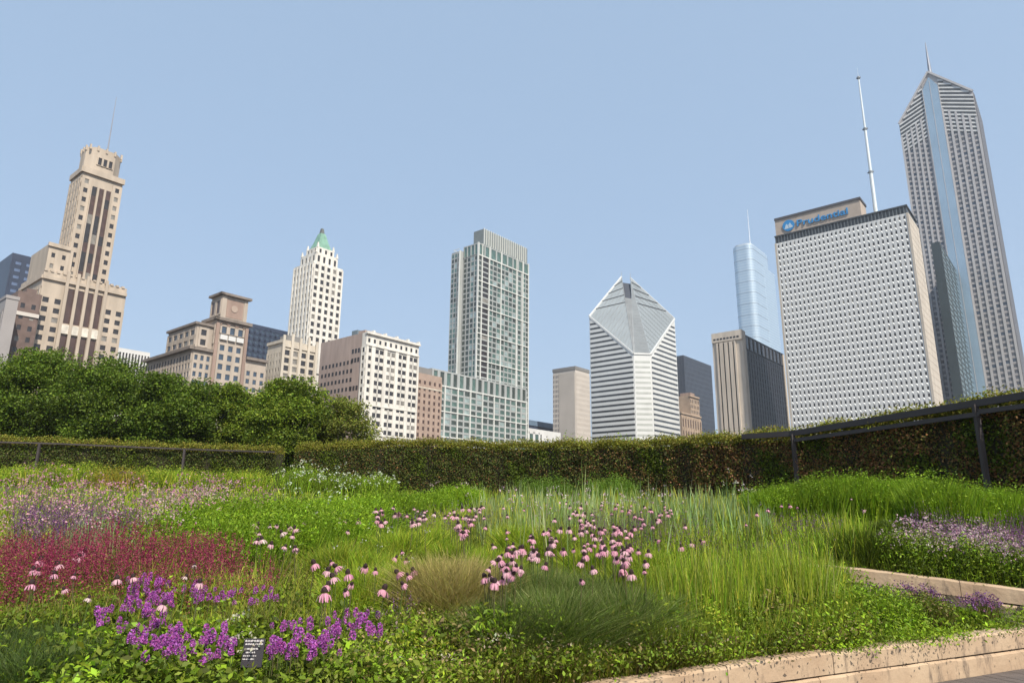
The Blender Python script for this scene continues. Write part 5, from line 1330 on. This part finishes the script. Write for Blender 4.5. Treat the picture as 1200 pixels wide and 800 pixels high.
# ---- coneflowers: drooping petals under a dark cone
m_cone = mat('coneflower_centre', (0.022, 0.008, 0.007), 0.8, .3, 60)
m_stem = leaf_mat('stem')
PINKS = [[(.60, .28, .35), (.64, .33, .40), (.54, .23, .32)], [(.58, .31, .37), (.62, .37, .41)], [(.60, .43, .43), (.62, .49, .45), (.56, .35, .37)]]
petal_meshes, cone_meshes, stem_meshes = [], [], []
for k in range(9):
    cols = PINKS[k % 3 if k < 8 else 2]; lf = Leafage(); n = 15 + k % 4
    V = []; Q = []; C = []
    for j in range(n):
        a = 6.283*j/n+rnd.uniform(-.12, .12); dr = R(rnd.uniform(*((58, 86), (62, 88), (40, 62))[(k//3) % 3])); L = rnd.uniform(.042, .058); wd = .006
        ca, sa = math.cos(a), math.sin(a); c = Vector((ca, sa, 0)); tt = Vector((-sa, ca, 0))
        b0 = c*.012+Vector((0, 0, -.003)); m1 = b0+c*L*.45*math.cos(dr*.5)+Vector((0, 0, -L*.45*math.sin(dr*.5))); e = m1+c*L*.55*math.cos(dr)+Vector((0, 0, -L*.55*math.sin(dr)))
        i0 = len(V); V += [b0-tt*wd*.4, b0+tt*wd*.4, m1-tt*wd, m1+tt*wd, e-tt*wd*.6, e+tt*wd*.6]
        Q += [(i0, i0+1, i0+3, i0+2), (i0+2, i0+3, i0+5, i0+4)]
        cc = np.array(cols[rnd.randrange(len(cols))])*rnd.uniform(.88, 1.12); C += [cc]*6
    petal_meshes.append(np_mesh('petals', np.array([tuple(v) for v in V]), np.array(Q), None, np.array(C), PETAL))
for k in range(3):
    bm = bmesh.new(); bmesh.ops.create_icosphere(bm, subdivisions=2, radius=.0195)
    for v in bm.verts:
        v.co.z = max(v.co.z, -.004)*(1.3+.15*k); n_ = v.co.normalized(); v.co += n_*rnd.uniform(-.0018, .0018); v.co.z += .002
    me = bpy.data.meshes.new('cone'); bm.to_mesh(me); bm.free(); me.materials.append(m_cone); cone_meshes.append(me)
for k in range(5):
    bx_, by_ = rnd.uniform(-.1, .1), rnd.uniform(-.1, .1)
    mb = MB().tube([(bx_*(1-t)**2*1.0, by_*(1-t)**2, t-1.0) for t in (0, .3, .6, .85, 1.0)], [.0042, .004, .0036, .003, .003], 5)
    me = bpy.data.meshes.new('stem'); me.from_pydata(mb.v, [], mb.f); me.update()
    at_ = me.color_attributes.new('tint', 'FLOAT_COLOR', 'POINT'); cc = [(.10, .14, .03), (.13, .12, .05), (.08, .12, .03)][k % 3]
    at_.data.foreach_set('color', list(cc+(1,))*len(me.vertices)); me.materials.append(m_stem); stem_meshes.append(me)
NFLOW = 0
def coneflower(px, py, p, label, group, tone=None, scale=1.0):
    global NFLOW
    x, y, ok = place(np.array([float(px)]), np.array([float(py)]), p); x, y = float(x[0]), float(y[0])
    if not ok[0] or y < wall_line(x)+.4 or (abs(float(right_of_w2(x, y))-.05) < .2 and x < 7.3): return
    gz = float(H(x, y))
    root = empty('coneflower', (x, y, gz), label, 'flower', group, rnd.uniform(0, 6.28))
    k = rnd.choice([0, 3, 6, 1, 4, 7, 2]) if tone is None else rnd.choice(tone)
    sc = scale*rnd.choice([.6, .75, .85, .95, 1.0, 1.1])
    tl = (rnd.gauss(0, .3), rnd.gauss(0, .3), 0)
    st = link('stem', stem_meshes[rnd.randrange(5)], root, (0, 0, p-.005)); st.scale = (1.25, 1.25, p)
    pe = link('petals', petal_meshes[k], root, (0, 0, p)); pe.scale = (sc,)*3; pe.rotation_euler = tl
    co = link('cone', cone_meshes[rnd.randrange(3)], root, (tl[1]*.006*sc, -tl[0]*.006*sc, p+.005*sc)); co.scale = (sc*1.0,)*3; co.rotation_euler = tl
    NFLOW += 1
def drift(poly, n, p, label, group, tone=None, sc=1.0):
    px, py = sample(poly, n)
    for a, b_ in zip(px, py): coneflower(a, b_, p*rnd.uniform(.85, 1.12), label, group, tone, sc)
GA = 'coneflowers of the central drift'; LA = 'pink coneflower with drooping petals in the central drift'
drift([(562, 665), (590, 640), (615, 640), (622, 665), (600, 680), (570, 690)], 29, .7, LA, GA, [0, 3, 1, 4])
drift([(618, 625), (650, 610), (662, 640), (640, 655), (620, 655)], 21, .7, LA, GA, [0, 3, 1, 4])
drift([(655, 600), (690, 612), (740, 640), (738, 660), (700, 650), (665, 625)], 33, .7, LA, GA, [0, 3, 1])
drift([(640, 585), (700, 590), (700, 615), (640, 612)], 22, .72, LA, GA, [1, 4, 7])
drift([(715, 590), (790, 585), (790, 610), (735, 625), (715, 612)], 30, .72, LA, GA, [0, 3, 6, 1])
drift([(712, 615), (735, 615), (745, 665), (720, 668)], 16, .7, LA, GA, [0, 3, 6])
drift([(560, 612), (640, 588), (800, 584), (812, 610), (770, 672), (660, 668), (575, 690)], 40, .7, LA, GA, [0, 1, 3, 4])
for px, py in ((681, 680), (754, 692), (748, 645), (760, 647), (730, 668), (740, 672), (746, 682), (685, 650), (612, 711), (725, 690), (568, 676), (556, 690), (578, 688)):
    coneflower(px, py, .66, LA, GA, [0, 3, 1], 1.1)
GB = 'coneflowers behind the fine grass left of centre'; LB = 'pale pink coneflower behind the fine grass, left of the central drift'
drift([(430, 598), (470, 592), (500, 602), (500, 614), (440, 614)], 18, .7, LB, GB)
drift([(480, 595), (590, 593), (590, 606), (490, 612)], 22, .7, LB, GB, [1, 4, 2])
drift([(515, 600), (562, 595), (565, 622), (540, 628)], 14, .7, LB, GB, [0, 3, 1])
GC = 'coneflowers in front of the bright green drift'; LC = 'whitish pink coneflower in the cluster before the bright green drift'
drift([(290, 615), (325, 612), (335, 625), (300, 634)], 11, .6, LC, GC, [1, 4, 2], 1.15)
for px, py in ((338, 617), (346, 619), (343, 627), (334, 640), (346, 642), (318, 637), (357, 612), (405, 610), (408, 622), (400, 606), (420, 610)): coneflower(px, py, .6, LC, GC, [1, 4, 2], 1.1)
GD = 'coneflowers near the purple spikes'
for px, py, lb in ((47, 656, 'rosy coneflower in the tight group of four at the left edge'), (39, 667, 'rosy coneflower in the tight group of four at the left edge'), (37, 684, 'rosy coneflower in the tight group of four at the left edge'), (45, 668, 'rosy coneflower in the tight group of four at the left edge')):
    coneflower(px, py, .55, lb, 'four coneflowers at the left edge', [0, 3], .95)
LD = 'large pale coneflower on a long stem beside the purple spikes at left'
for px, py in ((68, 661), (63, 672), (87, 674), (75, 690), (99, 646), (92, 652), (137, 678), (156, 676), (104, 700), (218, 675), (234, 682), (192, 708), (228, 662)): coneflower(px, py, .55, LD, GD, [2, 1, 4, 0], .95)
LE = 'salmon pink coneflower in the stacked cluster above the purple spikes'
for px, py in ((368, 660), (388, 658), (394, 664), (384, 668), (390, 676), (384, 685), (380, 694), (408, 672), (412, 684), (405, 692)): coneflower(px, py, .58, LE, 'coneflowers above the purple spikes', [0, 3, 1], 1.15)
LF = 'dusky pink coneflower half hidden in the grass left of the golden mound'
for px, py in ((471, 646), (464, 653), (476, 656), (428, 664), (440, 668), (466, 671), (478, 674), (484, 668), (450, 690), (472, 684)): coneflower(px, py, .55, LF, 'coneflowers left of the golden mound', [0, 3], 1.05)
LG = 'lone pink coneflower standing above the tall yellow-green grass at right'
for px, py in ((998, 584), (1011, 598), (1013, 608), (1012, 620), (1006, 656), (916, 592), (925, 592), (934, 594), (900, 597), (887, 602), (874, 614), (798, 640), (810, 636), (822, 634), (803, 616), (905, 660)): coneflower(px, py, .75, LG, 'coneflowers above the tall grass', [0, 3, 1], 1.15)
LH = 'distant pale pink coneflower in the far left meadow'
stuff('far_flower_drift', [
    ('dot', [(0, 562), (40, 556), (200, 564), (320, 562), (330, 574), (200, 594), (0, 594)], 700, .85, [(.46, .20, .26), (.50, .29, .31), (.42, .17, .24)], {}),
    ('dot', [(0, 585), (240, 588), (230, 612), (0, 615)], 200, .75, [(.48, .25, .30), (.52, .36, .36)], {}),
    ('dot', [(160, 572), (270, 570), (280, 586), (170, 592)], 220, .75, [(.52, .36, .33)], {}),
    ('dot', [(500, 556), (560, 556), (560, 566), (500, 566)], 90, .8, [(.5, .36, .34)], {}),
    ('dot', [(560, 575), (800, 572), (810, 590), (600, 590)], 90, .8, [(.55, .36, .4), (.6, .5, .48)], {}),
], 'far pink flower heads too many to count', 'flowers')

# ---- purple flower spikes in the front left bed
spike_meshes = []
for k in range(6):
    n = 90; f = rng.random(n); a = rng.uniform(0, 6.283, n)
    r_ = .016*np.sqrt(np.clip(1-((f-.4)/.62)**2, .05, 1))
    P = np.stack([np.cos(a)*r_, np.sin(a)*r_, f*.05], 1)
    spike_meshes.append(Leafage().leaves(P, rng.uniform(.008, .016, n), pal(PURPLE, n, .25), up=.1, asp=.7).mesh('flower_head', PETAL))
def betony(px, py, p, label, group):
    x, y, ok = place(np.array([float(px)]), np.array([float(py)]), p); x, y = float(x[0]), float(y[0])
    if not ok[0] or (abs(px-297) < 15 and py > 742): return
    root = empty('purple_flower', (x, y, float(H(x, y))), label, 'flower', group, rnd.uniform(0, 6.28))
    st = link('stem', stem_meshes[rnd.randrange(5)], root, (0, 0, p-.05)); st.scale = (.8, .8, p-.05)
    fl = link('flower_head', spike_meshes[rnd.randrange(6)], root, (0, 0, p-.05)); s_ = rnd.uniform(.75, 1.25); fl.scale = (s_, s_, s_*rnd.uniform(.8, 1.2)); fl.rotation_euler = (rnd.gauss(0, .12), rnd.gauss(0, .12), 0)
for poly, n, lb in (
    ([(150, 672), (185, 664), (200, 690), (205, 705), (150, 708)], 56, 'magenta purple flower spike in the dense patch near the pale coneflowers'),
    ([(112, 708), (170, 700), (220, 730), (232, 752), (170, 752), (118, 725)], 60, 'magenta purple flower spike in the dense patch near the pale coneflowers'),
    ([(195, 680), (335, 680), (330, 702), (200, 700)], 34, 'purple flower spike in the thin band behind the plant label'),
    ([(230, 725), (285, 728), (270, 760), (215, 762)], 22, 'purple flower spike just left of the plant label'),
    ([(140, 740), (290, 745), (280, 778), (145, 780)], 22, 'purple flower spike just left of the plant label'),
    ([(312, 728), (350, 718), (400, 722), (400, 768), (325, 778), (310, 752)], 56, 'magenta purple flower spike in the patch right of the plant label'),
    ([(385, 708), (448, 712), (445, 742), (390, 738)], 24, 'magenta purple flower spike in the patch right of the plant label')):
    px, py = sample(poly, n)
    for a, b_ in zip(px, py): betony(a, b_, .42*rnd.uniform(.85, 1.12), lb, 'purple flower spikes of the front bed')

# ---- plant label on its stake
x, y, ok = place(np.array([297.0]), np.array([749.0]), .42); x, y = float(x[0]), float(y[0])
root = empty('plant_label', (x, y, float(H(x, y))), 'small dark plant label on a stake among the purple spikes', 'label', None, R(4))
pl = MB().box(-.062, .062, -.004, .004, 0, .16).build('plate', mat('label_black', (.03, .025, .03), .5, .1, 5), root); pl.location = (0, 0, .265); pl.rotation_euler = (R(-14), 0, 0)
wr = MB()
for ln, (zz, a, b_, hh) in enumerate(((.142, -.055, .052, .011), (.124, -.052, .052, .010), (.098, -.05, .030, .009), (.078, -.042, .012, .009), (.060, -.055, .022, .008), (.042, -.055, .012, .008))):
    u = a
    while u < b_:
        L_ = rnd.uniform(.006, .018); e = min(b_, u+L_)
        uu = u
        while uu < e: wr.box(uu, min(e, uu+.0032), -.0058, -.0040, zz, zz+hh*rnd.uniform(.6, 1)); uu += .0044
        u = e+.004
w_ = wr.build('lettering', mat('label_white', (.62, .58, .56), .6), pl)
MB().box(-.006, .006, -.003, .003, -.2, .30).build('stake', m_steel, root)
print('coneflowers', NFLOW, 'objects', len(S.objects))
